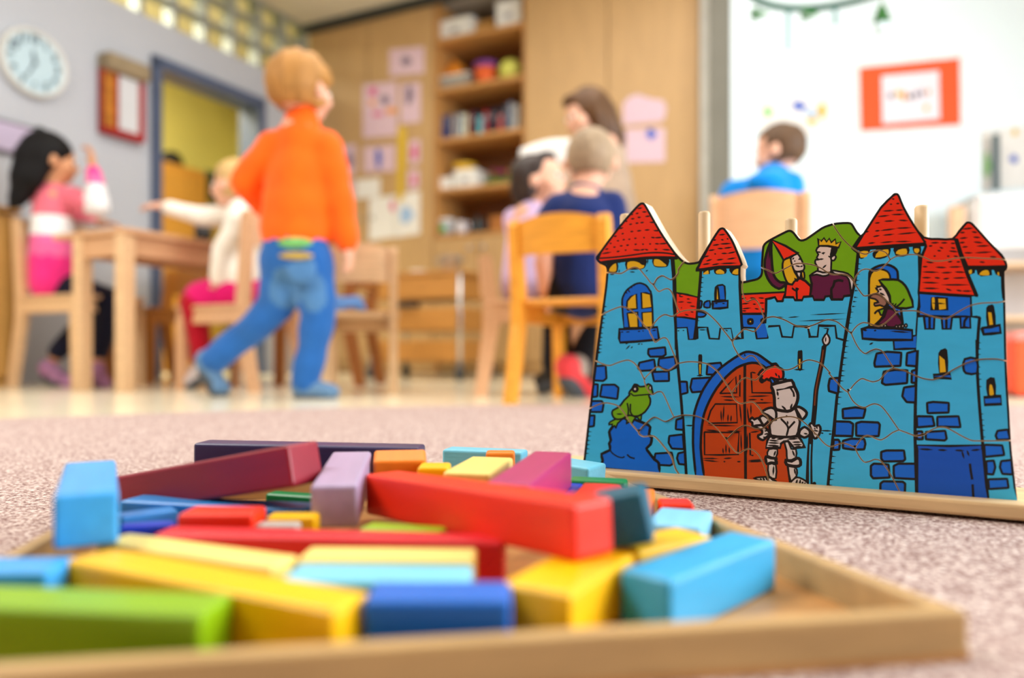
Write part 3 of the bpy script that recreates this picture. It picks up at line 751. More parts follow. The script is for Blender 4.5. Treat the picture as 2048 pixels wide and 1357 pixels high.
def ornament(ang, drop, kind, label):
    p = rc + Vector((RR * math.cos(ang), RR * math.sin(ang), rz_ - .014))
    t = thing('hanging_ornament', label, 'ornament', p - Vector((0, 0, drop)), 0, 'ornaments hanging from the green hoop')
    if kind == 'tree':
        b = MB()
        for i, (r0, z0, z1) in enumerate(((.035, .0, .035), (.028, .02, .052), (.02, .04, .07))): b.lathe([(r0, z0), (.004, z1)], n=16)
        b.build('tree', LGR, t)
        MB().tube([(0, 0, .06), (0, 0, drop)], .0012, 6).build('thread', BLACK, t)
        MB().ball((0, 0, -.03), .028, 16).build('glass_ball', mat('glass_ball', rgb(206, 226, 232), .1, .6, .03), t, True)
    elif kind == 'strip':
        MB().bbox((0, 0, drop / 2), (.018, .004, drop), .001).build('ribbon', mat('ribbon_teal', rgb(120, 160, 160), .6), t)
    else:
        b = MB()
        for q in range(7): b.ball((.022 * math.cos(q * .9), .022 * math.sin(q * .9), .02 + .012 * math.sin(q * 2)), (.018, .010, .010), 8)
        b.build('leaf_cluster', LGR, t, True)
        MB().tube([(0, 0, .02), (0, 0, drop)], .0012, 6).build('thread', BLACK, t)
ornament(math.radians(128), .06, 'leaf', 'leaf cluster hanging at the left side of the hoop')
ornament(math.radians(100), .17, 'strip', 'long pale ribbon hanging from the hoop')
ornament(math.radians(66), .07, 'strip', 'short teal ribbon hanging right of the long ribbon')
ornament(math.radians(34), .10, 'tree', 'green tree ornament with a clear ball at the right of the hoop')
ornament(math.radians(8), .05, 'strip', 'short teal ribbon hanging at the right end of the hoop')
ornament(math.radians(84), .03, 'leaf', 'small leaf cluster on the middle of the hoop')

# ================================================================== CASTLE PUZZLE
FR = {'A': (1160, 370, 460 / 1892), 'B': (1590, 370, 458 / 1883), 'C': (1160, 680, 460 / 1783), 'D': (1590, 680, 458 / 1554),
      'K': (1510, 435, 220 / 1659), 'W': (1690, 510, 170 / 1214), 'N': (1480, 720, 190 / 1842), 'O': (1480, 850, 190 / 1842),
      'F': (1180, 740, 160 / 987), 'G': (1370, 690, 190 / 921), 'T': (1840, 440, 208 / 1086), 'M': (1640, 620, 220 / 1244),
      'R': (1180, 400, 190 / 1611), 'L': (1180, 540, 190 / 1357), 'S': (1340, 440, 200 / 1044), 'P': (1640, 800, 220 / 1493), 'Q': (1820, 680, 228 / 938),
      '_': (0, 0, 1.0)}
def P2(fr, s):
    ox, oy, k = FR[fr]
    a = [float(q) for q in s.replace(',', ' ').split()]
    return [(ox + a[i] * k, oy + a[i + 1] * k) for i in range(0, len(a), 2)]
def crom(p, closed, n=3):
    out = []; N = len(p)
    if N < 3: return list(p)
    rng = range(N) if closed else range(N - 1)
    for i in rng:
        p0 = p[(i - 1) % N] if (closed or i > 0) else p[i]
        p1 = p[i]; p2 = p[(i + 1) % N]
        p3 = p[(i + 2) % N] if (closed or i + 2 < N) else p2
        for j in range(n):
            t = j / n
            q = []
            for c in (0, 1):
                m1 = (p2[c] - p0[c]) * .42; m2 = (p3[c] - p1[c]) * .42
                q.append((2 * t**3 - 3 * t**2 + 1) * p1[c] + (t**3 - 2 * t**2 + t) * m1 + (-2 * t**3 + 3 * t**2) * p2[c] + (t**3 - t**2) * m2)
            out.append(tuple(q))
    if not closed: out.append(p[-1])
    return out
LW = 1.3
def chamfer(p, k=.17):
    out = []; n = len(p)
    for i in range(n):
        a, b, c = p[i - 1], p[i], p[(i + 1) % n]
        la = math.hypot(a[0] - b[0], a[1] - b[1]); lc = math.hypot(c[0] - b[0], c[1] - b[1])
        ta = min(k, 3.2 / la); tc = min(k, 3.2 / lc)
        out.append((b[0] + (a[0] - b[0]) * ta, b[1] + (a[1] - b[1]) * ta)); out.append((b[0] * .86 + (a[0] * ta + b[0] * (1 - ta)) * .07 + (c[0] * tc + b[0] * (1 - tc)) * .07, b[1] * .86 + (a[1] * ta + b[1] * (1 - ta)) * .07 + (c[1] * tc + b[1] * (1 - tc)) * .07)); out.append((b[0] + (c[0] - b[0]) * tc, b[1] + (c[1] - b[1]) * tc))
    return out
ART = []     # painter's order: ('fill', colour, pts) / ('line', colour, pts, width, closed)
def f(col, fr, s, w=3.0, sm=1):
    p = P2(fr, s)
    if sm == 1: p = crom(p, True, 2)
    elif sm == 2: p = crom(p, False, 2)
    elif sm == 3: p = chamfer(p)
    ART.append(('fill', col, p))
    if w: ART.append(('line', 'BK', p, w * LW, True))
def l(fr, s, w=2.5, sm=1, col='BK'):
    p = P2(fr, s)
    if sm and len(p) > 2: p = crom(p, False, 3)
    ART.append(('line', col, p, w * (LW if col == 'BK' else 1), False))
def dash(fr, s, w=2.2):
    w *= 1.25
    q = P2(fr, s)
    for i in range(0, len(q) - 1, 2):
        a, b = q[i], q[i + 1]
        dx, dy = b[0] - a[0], b[1] - a[1]; L = math.hypot(dx, dy) or 1; nx, ny = -dy / L * w / 2, dx / L * w / 2
        ART.append(('fill', 'BK', [a, (a[0] + dx * .25 + nx * .8, a[1] + dy * .25 + ny * .8), (a[0] + dx * .6 + nx, a[1] + dy * .6 + ny), b,
                                   (a[0] + dx * .6 - nx, a[1] + dy * .6 - ny), (a[0] + dx * .25 - nx * .8, a[1] + dy * .25 - ny * .8)]))
def ticks(fr, s, ln, w=2.0):
    ox, oy, k = FR[fr]
    for x, y in P2(fr, s):
        e = ln * k
        ART.append(('fill', 'BK', [(x - 1, y - w * .8), (x + e, y + .2 * w), (x - 1, y + w * .8)]))
def dot(col, fr, x, y, r, w=0, ry=None):
    ox, oy, k = FR[fr]; ry = ry or r
    p = [(ox + (x + r * math.cos(a)) * k, oy + (y + ry * math.sin(a)) * k) for a in [i * math.pi / 6 for i in range(12)]]
    ART.append(('fill', col, p))
    if w: ART.append(('line', 'BK', p, w * LW, True))

# ---- hills, back roofs
f('GR', 'S', '38 405 120 398 165 432 200 450 290 436 345 430 320 560 300 815 180 780 60 760 55 640', 3, 0)
f('GR', 'K', '-230 960 -100 945 0 935 60 915 85 880 90 700 100 500 115 430 160 370 240 320 400 235 500 190 550 190 600 230 660 310 700 335 760 320 850 260 1000 150 1110 105 1240 75 1400 70 1470 90 1530 190 1600 265 1570 310 1460 470 1545 540 1500 960 1450 1190 440 1190 440 1135 0 1155 -230 1165', 3, 0)
f('RD', 'S', '60 762 180 783 310 812 280 1035 150 1018 60 1012', 3, 0)
f('MB', 'S', '62 1015 150 1020 275 1045 248 1245 195 1250 178 1125 66 1130', 3, 0)
dash('S', '90 800 140 802 170 825 210 828 80 860 150 855 170 862 230 866 110 918 125 920 150 985 200 1000 210 960 250 965 90 790 110 792 200 900 270 905')
f('RD', 'K', '-230 1160 0 1150 445 1128 445 1280 160 1400 150 1450 -230 1450', 3, 0)
f('MB', 'S', '742 985 1000 985 1048 1020 1030 1130 1020 1235 905 1242 888 1130 760 1125', 3, 0)
dash('S', '740 825 800 815 830 815 900 822 920 815 990 820 740 880 830 870 860 880 900 882 930 870 990 868 745 930 850 920 880 925 930 935 950 930 985 935 750 950 800 952', 2.4)
f('YE', 'S', '818 1045 855 1043 857 1080 820 1082', 4.5); f('YE', 'S', '955 1043 980 1038 982 1068 957 1072', 4)
# ---- frog tower left: body is the light ground colour
f('RD', 'R', '130 1010 200 840 400 570 600 320 780 120 870 60 925 66 1000 185 1130 420 1250 620 1455 930 1445 985 940 988 600 1012 300 1045 160 1065', 4, 0)
l('R', '165 1075 400 1052 620 1024 940 988 1200 982 1470 988', 5)
l('R', '150 992 400 975 700 940 900 910 1100 895 1300 905 1450 930', 2.4)
dash('R', '800 150 890 135 690 255 735 240 770 235 830 225 880 205 970 205 690 325 760 318 800 300 870 295 930 285 1030 272 600 372 640 355 660 420 720 408 765 400 830 392 850 390 920 380 1005 380 1110 382 490 495 570 468 530 580 580 568 680 540 740 535 790 530 880 520 920 515 1020 508 1070 520 1190 525 400 625 460 612 450 695 500 695 550 680 595 672 645 672 690 665 745 655 795 650 900 638 935 645 1030 635 1110 645 1090 645 1240 635 330 742 370 735 390 805 440 800 500 785 560 778 610 772 665 768 750 757 800 752 880 750 920 757 1000 750 1040 748 1095 742 1180 748 1160 748 1330 736 250 843 320 828 445 880 510 870 585 855 625 852 725 848 870 855 850 855 935 838 925 838 995 855 1085 840 1150 842 1220 842 1380 852 190 918 370 885', 2.6)
f('BK', 'R', '285 1075 470 1055 472 1200 440 1232 320 1228 300 1150', 0); f('YE', 'R', '440 1075 447 1200 400 1222 322 1205 360 1130', 0)
f('BK', 'R', '612 1020 948 990 946 1120 900 1172 820 1182 640 1190 612 1165', 0); f('YE', 'R', '640 1060 740 1040 830 1065 880 1105 920 1110 910 1150 850 1168 760 1140 640 1172', 0)
f('BK', 'R', '1062 985 1335 985 1332 1100 1290 1142 1150 1147 1078 1117', 0); f('YE', 'R', '1090 1010 1180 1015 1250 1070 1295 1105 1280 1130 1150 1128 1085 1105', 0)
dash('R', '500 1035 497 1085 982 990 974 1095 945 1215 985 1190 670 1222 770 1225 330 1268 420 1262 490 1235 500 1180', 2.2)
l('R', '1402 1000 1412 1300', 4, 0); l('S', '18 400 38 640 42 900 58 1100 64 1357', 4.5); l('C', '745 0 760 200 790 520 822 1045', 4.5)
f('MB', 'L', '484 832 458 480 472 380 530 285 640 208 720 190 800 222 850 290 880 370 905 822', 3, 2)
f('YE', 'L', '525 545 530 450 580 385 660 345 672 556 540 575', 3, 0); f('YE', 'L', '732 328 800 330 865 352 886 536 742 555', 3, 0)
f('YE', 'L', '532 622 680 605 690 830 562 832', 3, 0); f('YE', 'L', '742 612 890 600 897 822 752 826', 3, 0)
dash('L', '500 308 535 342 540 278 572 330 574 238 606 262 618 212 642 236', 2.4)
f('MB', 'L', '415 850 680 840 960 820 985 990 940 1000 680 1025 430 1040 415 980', 4, 0)
dash('L', '440 890 480 888 510 890 572 885 680 880 722 878 745 875 772 873 880 872 955 860 505 1062 548 1045 510 1142 578 1070 582 1122 612 1094 678 1067 722 1054 728 1067 752 1056', 2.2)
ticks('L', '215 525 205 590 205 645 190 695 185 757 175 825 160 905 155 965 148 1020 135 1078 130 1128 120 1188', 34)
ticks('C', '150 40 148 70 146 95 70 712 66 745 62 780 58 812 55 845 50 880', 26)
BR = lambda fr, s, w=3.4: f('MB', fr, s, w, 3)
for s in ('530 72 660 58 665 115 640 130 545 132 528 110', '460 178 575 152 586 235 470 242 450 220', '612 147 735 130 748 215 690 240 640 225 606 200', '560 250 690 245 692 320 575 322',
          '112 205 200 200 206 300 180 320 108 315', '100 345 140 345 136 440 98 445', '170 350 270 348 300 372 290 460 155 440 166 380', '88 475 170 475 185 500 175 560 84 560', '70 590 116 585 110 670 66 675',
          '745 622 800 605 800 700 740 695', '690 747 795 735 805 850 710 845 685 800', '585 882 710 875 725 960 700 975 600 970 580 920', '760 882 810 870 815 970 765 965 750 920', '775 325 830 325 836 410 780 425',
          '870 302 1020 292 962 400 870 408 856 370', '990 187 1090 178 1102 215 1042 270 982 270'):
    BR('C', s)
# ---- frog on the rock
f('MB', 'F', '130 1215 160 1120 145 1040 250 990 240 910 260 870 240 770 270 720 330 640 400 600 500 600 620 640 690 670 740 710 725 800 765 840 750 920 700 970 730 1020 800 1110 850 1150 862 1290', 4.5, 2)
l('F', '250 990 280 1030 340 1070 400 1085 430 1070', 2.2); l('F', '460 1045 500 1080 555 1095', 2.6)
f('GR', 'F', '330 605 250 645 235 682 282 668 270 708 308 690 320 725 345 660 425 588', 2.6)
f('GR', 'F', '555 575 600 600 620 642 634 565', 2.6)
f('GR', 'F', '490 312 420 380 360 460 285 500 275 550 305 600 350 612 400 605 440 582 480 560 530 572 600 570 680 520 740 430 745 360 725 312 780 295 770 260 760 200 720 175 690 200 620 210 590 190 550 180 522 230 490 270 482 298', 3)
f('GR', 'F', '470 565 432 608 460 625 450 670 488 642 520 662 540 622 562 592 530 570', 2.6)
dot('WH', 'F', 558, 238, 30, 4); dot('BK', 'F', 578, 236, 13); dot('BK', 'F', 745, 225, 24, 0, 30); dot('WH', 'F', 745, 225, 8, 0, 18)
l('F', '508 292 540 320 600 315 680 308 732 304', 2.2); l('F', '460 410 475 490 470 575', 2.6); l('F', '500 420 500 520 530 568', 2.6); dash('F', '325 545 410 548', 2.6)
# ---- gate
f('MB', 'G', '105 1300 85 1100 75 950 80 750 95 650 130 540 180 430 260 310 350 220 460 140 560 80 620 68 700 90 780 145 850 200 900 270 960 400 980 700 990 1000 1010 1350', 4, 2)
f('OR', 'G', '187 1300 165 1150 150 1000 160 800 190 660 240 540 310 420 400 310 500 225 580 190 650 175 720 185 800 240 850 320 880 400 960 700 985 1000 1008 1350', 4, 2)
l('G', '580 190 578 500 582 700 586 1335', 4.5, 0)
l('G', '340 472 420 385 492 308 500 468 340 472', 2.6, 0); l('G', '532 292 530 500', 2.4, 0)
l('G', '222 732 250 640 295 575 500 575 508 755 225 762', 2.8, 0); l('G', '186 850 188 1068 330 1070 515 1066 522 852 186 848', 2.8, 0)
l('G', '640 268 650 466 832 468', 2.8, 0); l('G', '626 858 632 1070 662 1076', 2.8, 0)
dash('G', '340 502 540 507 370 535 485 540 380 580 370 750 350 630 355 750 420 670 416 752 450 680 446 752 530 560 550 770 200 780 522 787 195 828 332 838 400 835 552 842 365 1000 370 1062 395 960 396 1062 425 990 431 1062 540 850 546 1062 165 1103 332 1106 168 1120 332 1136 370 1105 460 1100 370 1135 392 1136 500 1135 542 1136 598 1126 782 1116 598 1138 782 1130 640 265 692 277 608 502 832 496 608 536 702 531 728 530 762 536 640 566 862 563 604 600 622 772 640 570 641 692 626 852 722 840 604 850 600 1062 575 90 582 112 0 785 92 785 60 815 82 816', 2.6)
f('BK', 'G', '128 105 150 94 167 108 162 292 133 296', 0); f('YE', 'G', '140 190 155 190 152 285 143 285', 0, 0); dash('G', '112 300 180 298', 2.6)
f('BK', 'C', '1687 92 1705 84 1724 88 1722 230 1688 230', 0); f('YE', 'C', '1697 150 1708 148 1708 222 1698 222', 0, 0); dash('C', '1655 232 1745 232', 2.8)
# ---- battlements of the middle wall
l('S', '285 1125 390 1120 412 1240 510 1245 525 1130 640 1130 662 1242', 3.6, 0)
dash('S', '300 1150 380 1150 575 1150 605 1162 75 1160 100 1158 130 1155 150 1157', 2)
# ---- small tower
f('LB', 'S', '322 528 728 512 742 960 758 1238 662 1238 640 1128 525 1130 500 1120 290 1115 300 900', 0, 0)
l('S', '320 540 308 700 290 900 274 1100 262 1245', 4.5); l('S', '728 560 728 700 740 960 756 1240 680 1240', 4.5, 0); l('S', '262 1245 288 1240 286 1125', 3, 0)
f('RD', 'S', '272 522 350 380 430 220 500 100 540 82 575 95 650 210 700 320 752 472 740 487 500 492', 4, 0)
l('S', '268 524 400 517 500 494 750 492', 5)
dash('S', '505 157 582 150 450 215 482 205 528 205 562 212 588 195 612 200 440 267 520 255 515 252 642 245 395 322 472 310 490 298 560 300 555 297 652 285 458 355 482 355 530 350 602 350 595 352 694 330 345 387 412 375 370 432 442 410 480 420 562 410 588 412 694 395 335 467 422 455 430 472 522 455 515 457 706 450', 2.6)
f('BK', 'S', '345 532 415 510 416 566 342 572', 0, 0); f('YE', 'S', '350 556 395 526 402 565 346 568', 0)
f('BK', 'S', '463 505 582 500 582 560 500 572 463 556', 0); f('YE', 'S', '478 535 520 515 562 540 560 564 486 562', 0)
f('BK', 'S', '618 510 722 505 722 577 660 577 630 550', 0); f('YE', 'S', '648 560 670 522 715 510 718 570', 0)
ticks('S', '330 600 325 655 320 703 315 748 310 796 285 1052', 28)
f('MB', 'S', '466 838 475 705 520 682 568 692 576 838', 3, 2); f('YE', 'S', '476 836 480 722 500 712 512 836', 3, 0); f('MB', 'S', '442 852 520 850 602 845 600 915 520 925 445 926', 4, 0)
dash('S', '460 872 500 875 540 872 575 874', 2)
f('MB', 'S', '360 862 412 845 415 915 354 910', 3); f('MB', 'S', '308 850 332 850 322 916 303 916', 3); f('MB', 'S', '285 960 340 965 376 985 350 1012 285 1012', 3)
# ---- princess and king
f('PU', 'K', '250 350 200 460 150 640 150 800 190 920 260 1020 360 1078 432 1040 472 985 380 980 310 920 270 820 250 600 245 450', 4)
f('BK', 'K', '250 350 215 440 205 500 215 640 240 480', 0)
f('RD', 'K', '470 1012 560 1015 600 950 680 920 760 960 842 1040 842 1120 812 1250 450 1250', 4, 0)
l('K', '560 1070 622 1110 652 1070', 3); l('K', '625 1060 632 1240', 3.2)
f('WH', 'K', '618 828 692 828 682 905 660 912', 3); f('YE', 'K', '700 822 740 830 746 922 708 910', 3)
f('YE', 'K', '430 650 530 610 570 740 600 830 650 920 590 970 560 1012 490 990 440 880 415 760', 3.2)
f('BK', 'K', '590 908 640 935 690 915 640 975 600 965', 0, 0)
f('SK', 'K', '540 610 640 550 690 620 722 690 746 740 730 800 640 820 590 800 560 720', 3)
f('RD', 'K', '255 340 460 430 642 545 530 600 430 645 350 500', 3.6, 0)
dot('BK', 'K', 600, 660, 11); dot('BK', 'K', 682, 632, 12); dash('K', '562 640 592 604 650 640 690 620 605 728 690 748 680 746 726 732', 2.6); f('BK', 'K', '640 520 672 530 650 560', 0, 0)
f('PU', 'K', '828 885 960 835 1130 842 1350 862 1425 932 1455 1260 828 1260 855 1000', 4, 0)
f('SK', 'K', '980 430 1160 450 1142 560 1152 640 1147 780 1132 832 960 825 950 760 908 690 915 640 962 640 930 610 955 560 922 500', 3)
f('BK', 'K', '1155 440 1255 440 1222 560 1172 582 1138 562', 0); f('SK', 'K', '1150 600 1200 570 1222 602 1190 652 1150 642', 3)
f('YE', 'K', '960 432 950 318 1000 360 1040 312 1080 370 1120 318 1150 380 1212 328 1222 400 1295 368 1262 458 1100 432', 3.4, 0)
dash('K', '928 520 1005 530 1000 545 1064 532 950 635 1044 628 1015 772 1082 712 1100 580 1150 612', 2.8); dot('BK', 'K', 1030, 552, 10)
f('WH', 'K', '828 882 930 810 1020 832 1112 832 1102 872 1020 887 930 862', 3)
f('WH', 'K', '1160 800 1280 820 1400 850 1492 960 1455 1160 1432 1000 1380 890 1200 852', 3)
l('K', '1205 945 1180 1040 1150 1090 1162 1240', 4); l('K', '1200 970 1260 950 1332 962', 4)
# ---- balcony wall
f('LB', 'K', '170 1242 235 1222 300 1205 335 1266 410 1266 430 1206 580 1206 602 1250 710 1250 732 1200 870 1190 892 1246 1040 1246 1060 1196 1130 1186 1152 1240 1320 1240 1342 1190 1465 1175 1440 1357 1390 1700 1300 1800 200 1800 150 1600', 0, 0)
l('K', '150 1600 165 1420 170 1242 235 1222 300 1205 335 1266 410 1266 430 1206 580 1206 602 1250 710 1250 732 1200 870 1190 892 1246 1040 1246 1060 1196 1130 1186 1152 1240 1320 1240 1342 1190 1465 1175', 4, 0)
l('S', '905 1242 888 1130 760 1125', 3, 0)
dash('B', '-60 1092 40 1084 120 1070 430 1056 20 1122 440 1102 -180 1088 -90 1090', 2)
l('A', '1550 1165 1640 1160 1662 1250 1745 1255 1760 1165 1872 1165 1892 1250', 3.6, 0); l('B', '110 1250 185 1250 195 1155 330 1160 342 1260 402 1278', 3.6, 0)
dash('B', '200 1168 320 1166 230 1180 290 1184', 1.8)
# ---- knight
l('_', '1648 694 1644.5 720 1638 752 1632 782 1629.5 815 1626 850 1621 880 1617.5 925 1615.5 974', 7.5)
l('_', '1646.5 700 1643 725 1637 752 1631.5 782 1629 812', 2.6, 1, 'BN'); l('O', '1395 300 1378 700 1385 1185', 3.6); l('O', '1362 380 1350 700 1350 1190', 2.6, 1, 'LB'); dot('BK', 'O', 1440, 1145, 36)
f('WH', 'M', '75 268 108 320 105 370 75 402 45 390 28 340 48 300', 3); l('M', '75 275 90 215', 3, 0); dash('M', '66 305 60 372', 2.4)
f('WH', 'O', '560 478 722 480 690 642 530 602', 3); f('WH', 'O', '545 778 692 780 692 1042 560 1002', 3)
f('WH', 'O', '495 620 600 650 712 660 690 700 722 752 600 740 520 762 500 690', 4.5); dash('O', '652 790 640 995 692 500 650 622', 3.2)
f('WH', 'O', '858 330 940 338 992 470 1082 480 1082 642 920 692 900 500', 3); dash('O', '1008 490 1064 632', 3.2)
f('WH', 'O', '930 818 1040 815 1102 880 1092 1002 980 1092', 3); dash('O', '1048 840 1078 985', 3.2)
f('WH', 'O', '880 690 1000 710 1100 650 1162 680 1172 780 1100 812 980 800 900 772', 5)
f('WH', 'O', '258 1040 400 1020 540 1020 640 1060 725 1135 560 1112 400 1092', 3); dash('O', '385 1040 422 1092 436 1030 482 1092 490 1020 545 1095 580 1040 680 1100', 3.4)
f('WH', 'O', '978 1145 1060 1040 1150 1030 1292 1110 1312 1185 1150 1182', 3); dash('O', '1112 1058 1080 1172 1172 1060 1150 1182 1222 1098 1190 1182 1272 1120 1230 1182', 3.4)
f('WH', 'O', '580 230 850 245 1122 230 1182 300 1262 440 1050 456 980 380 930 320 850 330 790 370 780 452 500 452 530 300', 4, 0)
dash('O', '545 300 765 322 525 350 785 362 512 402 775 412 600 268 700 262 700 285 850 272 1000 342 1205 338 1012 392 1222 388 900 285 1150 270 620 430 760 428 1060 430 1200 425', 3)
f('WH', 'N', '690 1010 720 970 900 1000 1060 950 1120 1080 1160 1200 1140 1320 1090 1480 850 1500 610 1475 580 1380 570 1260 640 1160', 4)
l('O', '800 -105 900 0 932 80 905 195', 3.2); l('O', '1062 -62 932 80', 3.2); dash('O', '890 -185 915 -150 915 -75 928 0', 3)
f('WH', 'N', '428 1020 500 960 600 930 670 960 702 1040 692 1172 620 1142 540 1080', 4); dash('N', '470 1045 580 1085', 2.6)
f('WH', 'N', '1070 930 1150 918 1240 970 1292 1030 1270 1100 1200 1162 1150 1080', 4.5)
f('WH', 'N', '380 1130 450 1080 540 1130 562 1180 480 1262 440 1250', 4); f('WH', 'N', '185 1180 240 1118 280 1160 350 1130 432 1240 350 1290 250 1312 240 1220', 4)
f('WH', 'O', '240 38 420 5 520 90 572 180 490 262 440 302 358 260 348 210 420 180 420 110 330 60', 4); dash('O', '470 130 530 110 460 190 570 170 440 240 500 255', 2.8)
f('WH', 'O', '1148 150 1170 100 1250 45 1342 110 1352 190 1300 232 1240 252 1150 202', 4); dash('O', '1230 170 1320 185', 2.8)
f('WH', 'O', '1345 0 1400 -32 1450 30 1530 10 1562 80 1542 170 1500 242 1450 272 1400 200 1380 100', 4); dash('O', '1480 30 1500 90 1420 110 1530 130 1420 170 1510 200 1440 60 1460 100', 2.8)
f('RD', 'N', '355 290 430 200 500 160 600 130 640 100 700 80 750 150 822 190 842 280 822 372 740 382 660 370 600 350 560 402 520 370 480 402 410 432 388 380 430 320', 4)
f('BK', 'N', '372 385 420 360 470 385 450 455 400 455', 0); f('BK', 'N', '540 10 620 60 700 50 740 130 660 110 600 90', 0, 0); dash('N', '680 250 720 330 740 290 770 370', 3)
f('MB', 'N', '580 372 620 358 672 420 650 462 608 450', 3)
f('WH', 'N', '608 490 820 430 1000 400 1052 520 1112 640 1122 740 1092 860 1020 962 920 1002 720 972 670 900 665 750 640 600', 5)
f('WH', 'N', '705 420 760 388 860 378 872 410 720 437', 3); f('BK', 'N', '862 372 890 350 910 395 880 405', 0)
f('BK', 'N', '702 572 850 555 960 512 1052 498 1052 548 960 560 850 578 740 602 705 612', 0, 0)
dash('N', '718 605 738 712 736 738 748 765 800 888 905 985 1014 845 968 975', 3.4); l('N', '985 560 1035 640 1046 720', 3)
# ---- right main tower
f('LB', 'B', '525 530 1025 495 1025 900 1005 1357 395 1357 440 1080 470 900 500 760', 0, 0)
f('RD', 'B', '488 522 560 405 700 190 790 95 835 70 865 90 900 185 980 330 1072 482 900 500 600 522', 4.5, 0)
l('B', '480 528 620 518 900 498 1085 488', 6)
dash('B', '795 115 820 118 830 155 862 152 778 160 802 158 716 216 820 210 825 210 895 205 676 262 782 250 788 245 905 242 655 316 702 310 728 300 822 295 848 290 935 295 696 377 832 360 825 357 965 352 655 380 702 375 566 392 612 380 638 427 702 415 718 415 822 405 838 407 1008 390 596 482 662 475 696 477 822 465 815 467 965 465', 2.6)
f('BK', 'B', '528 540 612 518 612 560 560 607 528 602', 0); f('YE', 'B', '535 550 600 545 590 590 540 598', 0)
f('BK', 'B', '638 560 700 508 784 500 776 580 700 612 648 602', 0); f('YE', 'B', '660 598 690 545 766 530 760 580', 0)
f('BK', 'B', '812 520 932 495 932 580 840 592 818 560', 0); f('YE', 'B', '830 568 850 535 915 525 916 575', 0)
f('BK', 'B', '968 500 1032 495 1032 572 978 562', 0); f('YE', 'B', '980 525 1020 525 1018 563 985 555', 0)
l('B', '520 560 500 760 470 900 440 1070 400 1325', 4.5); l('M', '340 0 300 250 260 480 220 780 190 1000 160 1357', 4.5); l('P', '225 0 185 400 150 720 104 1195', 4.5)
ticks('B', '520 650 514 690 510 735 504 785 500 820 496 870 490 925 482 960 474 1000', 30)
ticks('M', '340 25 322 85 325 150 305 220 292 350 284 415 274 480 272 545 254 620 248 690 244 745 230 805 224 930 208 990 195 1065', 45)
ticks('P', '165 770 158 855 152 935 145 1010 133 1085 118 1160', 58)
l('B', '1022 560 1027 900 1003 1200 1012 1357', 5); l('M', '1110 0 1105 400 1085 800 1075 1357', 5); l('P', '1295 0 1290 500 1312 1310', 5)
f('MB', 'W', '345 1025 345 560 350 260 390 205 480 160 600 140 700 180 750 240 757 360 790 700 822 960 810 1025', 4, 2)
f('YE', 'W', '345 1025 345 560 350 330 400 235 500 205 600 235 642 300 642 400 600 800 400 1025', 3, 2)
f('PU', 'W', '468 985 560 880 600 770 690 780 760 860 825 985 700 1040 600 1030', 4); l('W', '802 830 825 985', 4, 0)
f('GR', 'W', '458 800 540 770 640 740 562 790 542 850 510 862 490 812', 3); f('BK', 'W', '412 830 450 790 500 770 460 820 430 852', 0)
f('SK', 'W', '440 480 530 445 600 540 642 640 642 690 570 740 540 690 460 640 450 560 480 520', 3)
f('S2', 'W', '350 612 395 565 470 562 560 620 602 690 560 742 500 720 430 732 418 690 480 680 430 632', 3)
dash('W', '490 540 575 585 425 468 485 515 440 440 505 472 480 490 530 500', 3.4)
f('GR', 'W', '488 365 620 355 760 360 860 440 920 560 972 745 760 762 650 700 640 590 580 480', 4)
l('W', '850 630 790 700 738 742', 3); dash('W', '660 720 700 690 700 735 740 690', 3)
for q in ((530, 1015), (575, 1012), (735, 1030), (780, 1025), (825, 1018), (870, 1012)): dot('SK', 'W', q[0], q[1], 17, 2.6, 24)
f('MB', 'W', '692 1215 850 1190 1032 1148 1032 1340 850 1345 702 1352', 4, 0)
f('MB', 'W', '240 1060 330 1035 480 1045 700 1050 962 1080 962 1217 800 1217 480 1217 250 1197', 4.5, 0)
dash('W', '260 1080 322 1080 410 1085 452 1080 636 1090 945 1112 345 1285 408 1253', 3)
for s in ('640 495 760 475 920 485 910 635 620 645 615 600', '985 490 1100 460 1090 640 975 630', '720 700 850 680 990 685 985 830 740 850 700 830', '1040 690 1090 680 1085 830 1035 825', '950 880 1085 860 1078 1050 980 1045 930 980', '110 780 215 770 205 950 100 920 95 860', '255 1125 400 1105 515 1120 490 1225 260 1230'):
    BR('M', s, 3.8)
for s in ('205 295 400 300 450 330 440 495 195 490', '490 320 560 300 790 310 812 340 796 495 640 500 490 490', '185 545 250 545 270 580 260 680 172 685', '310 560 420 530 600 535 616 600 600 675 450 680 310 660', '830 710 900 690 1140 690 1156 810 1130 835 860 840 830 800', '690 900 730 870 930 880 946 1060 720 1070 690 1030', '1000 900 1060 870 1295 870 1300 1080 1010 1065 1000 1000', '820 1140 860 1110 1120 1115 1156 1140 1150 1290 818 1280'):
    BR('P', s, 3.8)
dash('P', '0 420 175 425 10 455 50 455 115 465 160 470', 2.6)
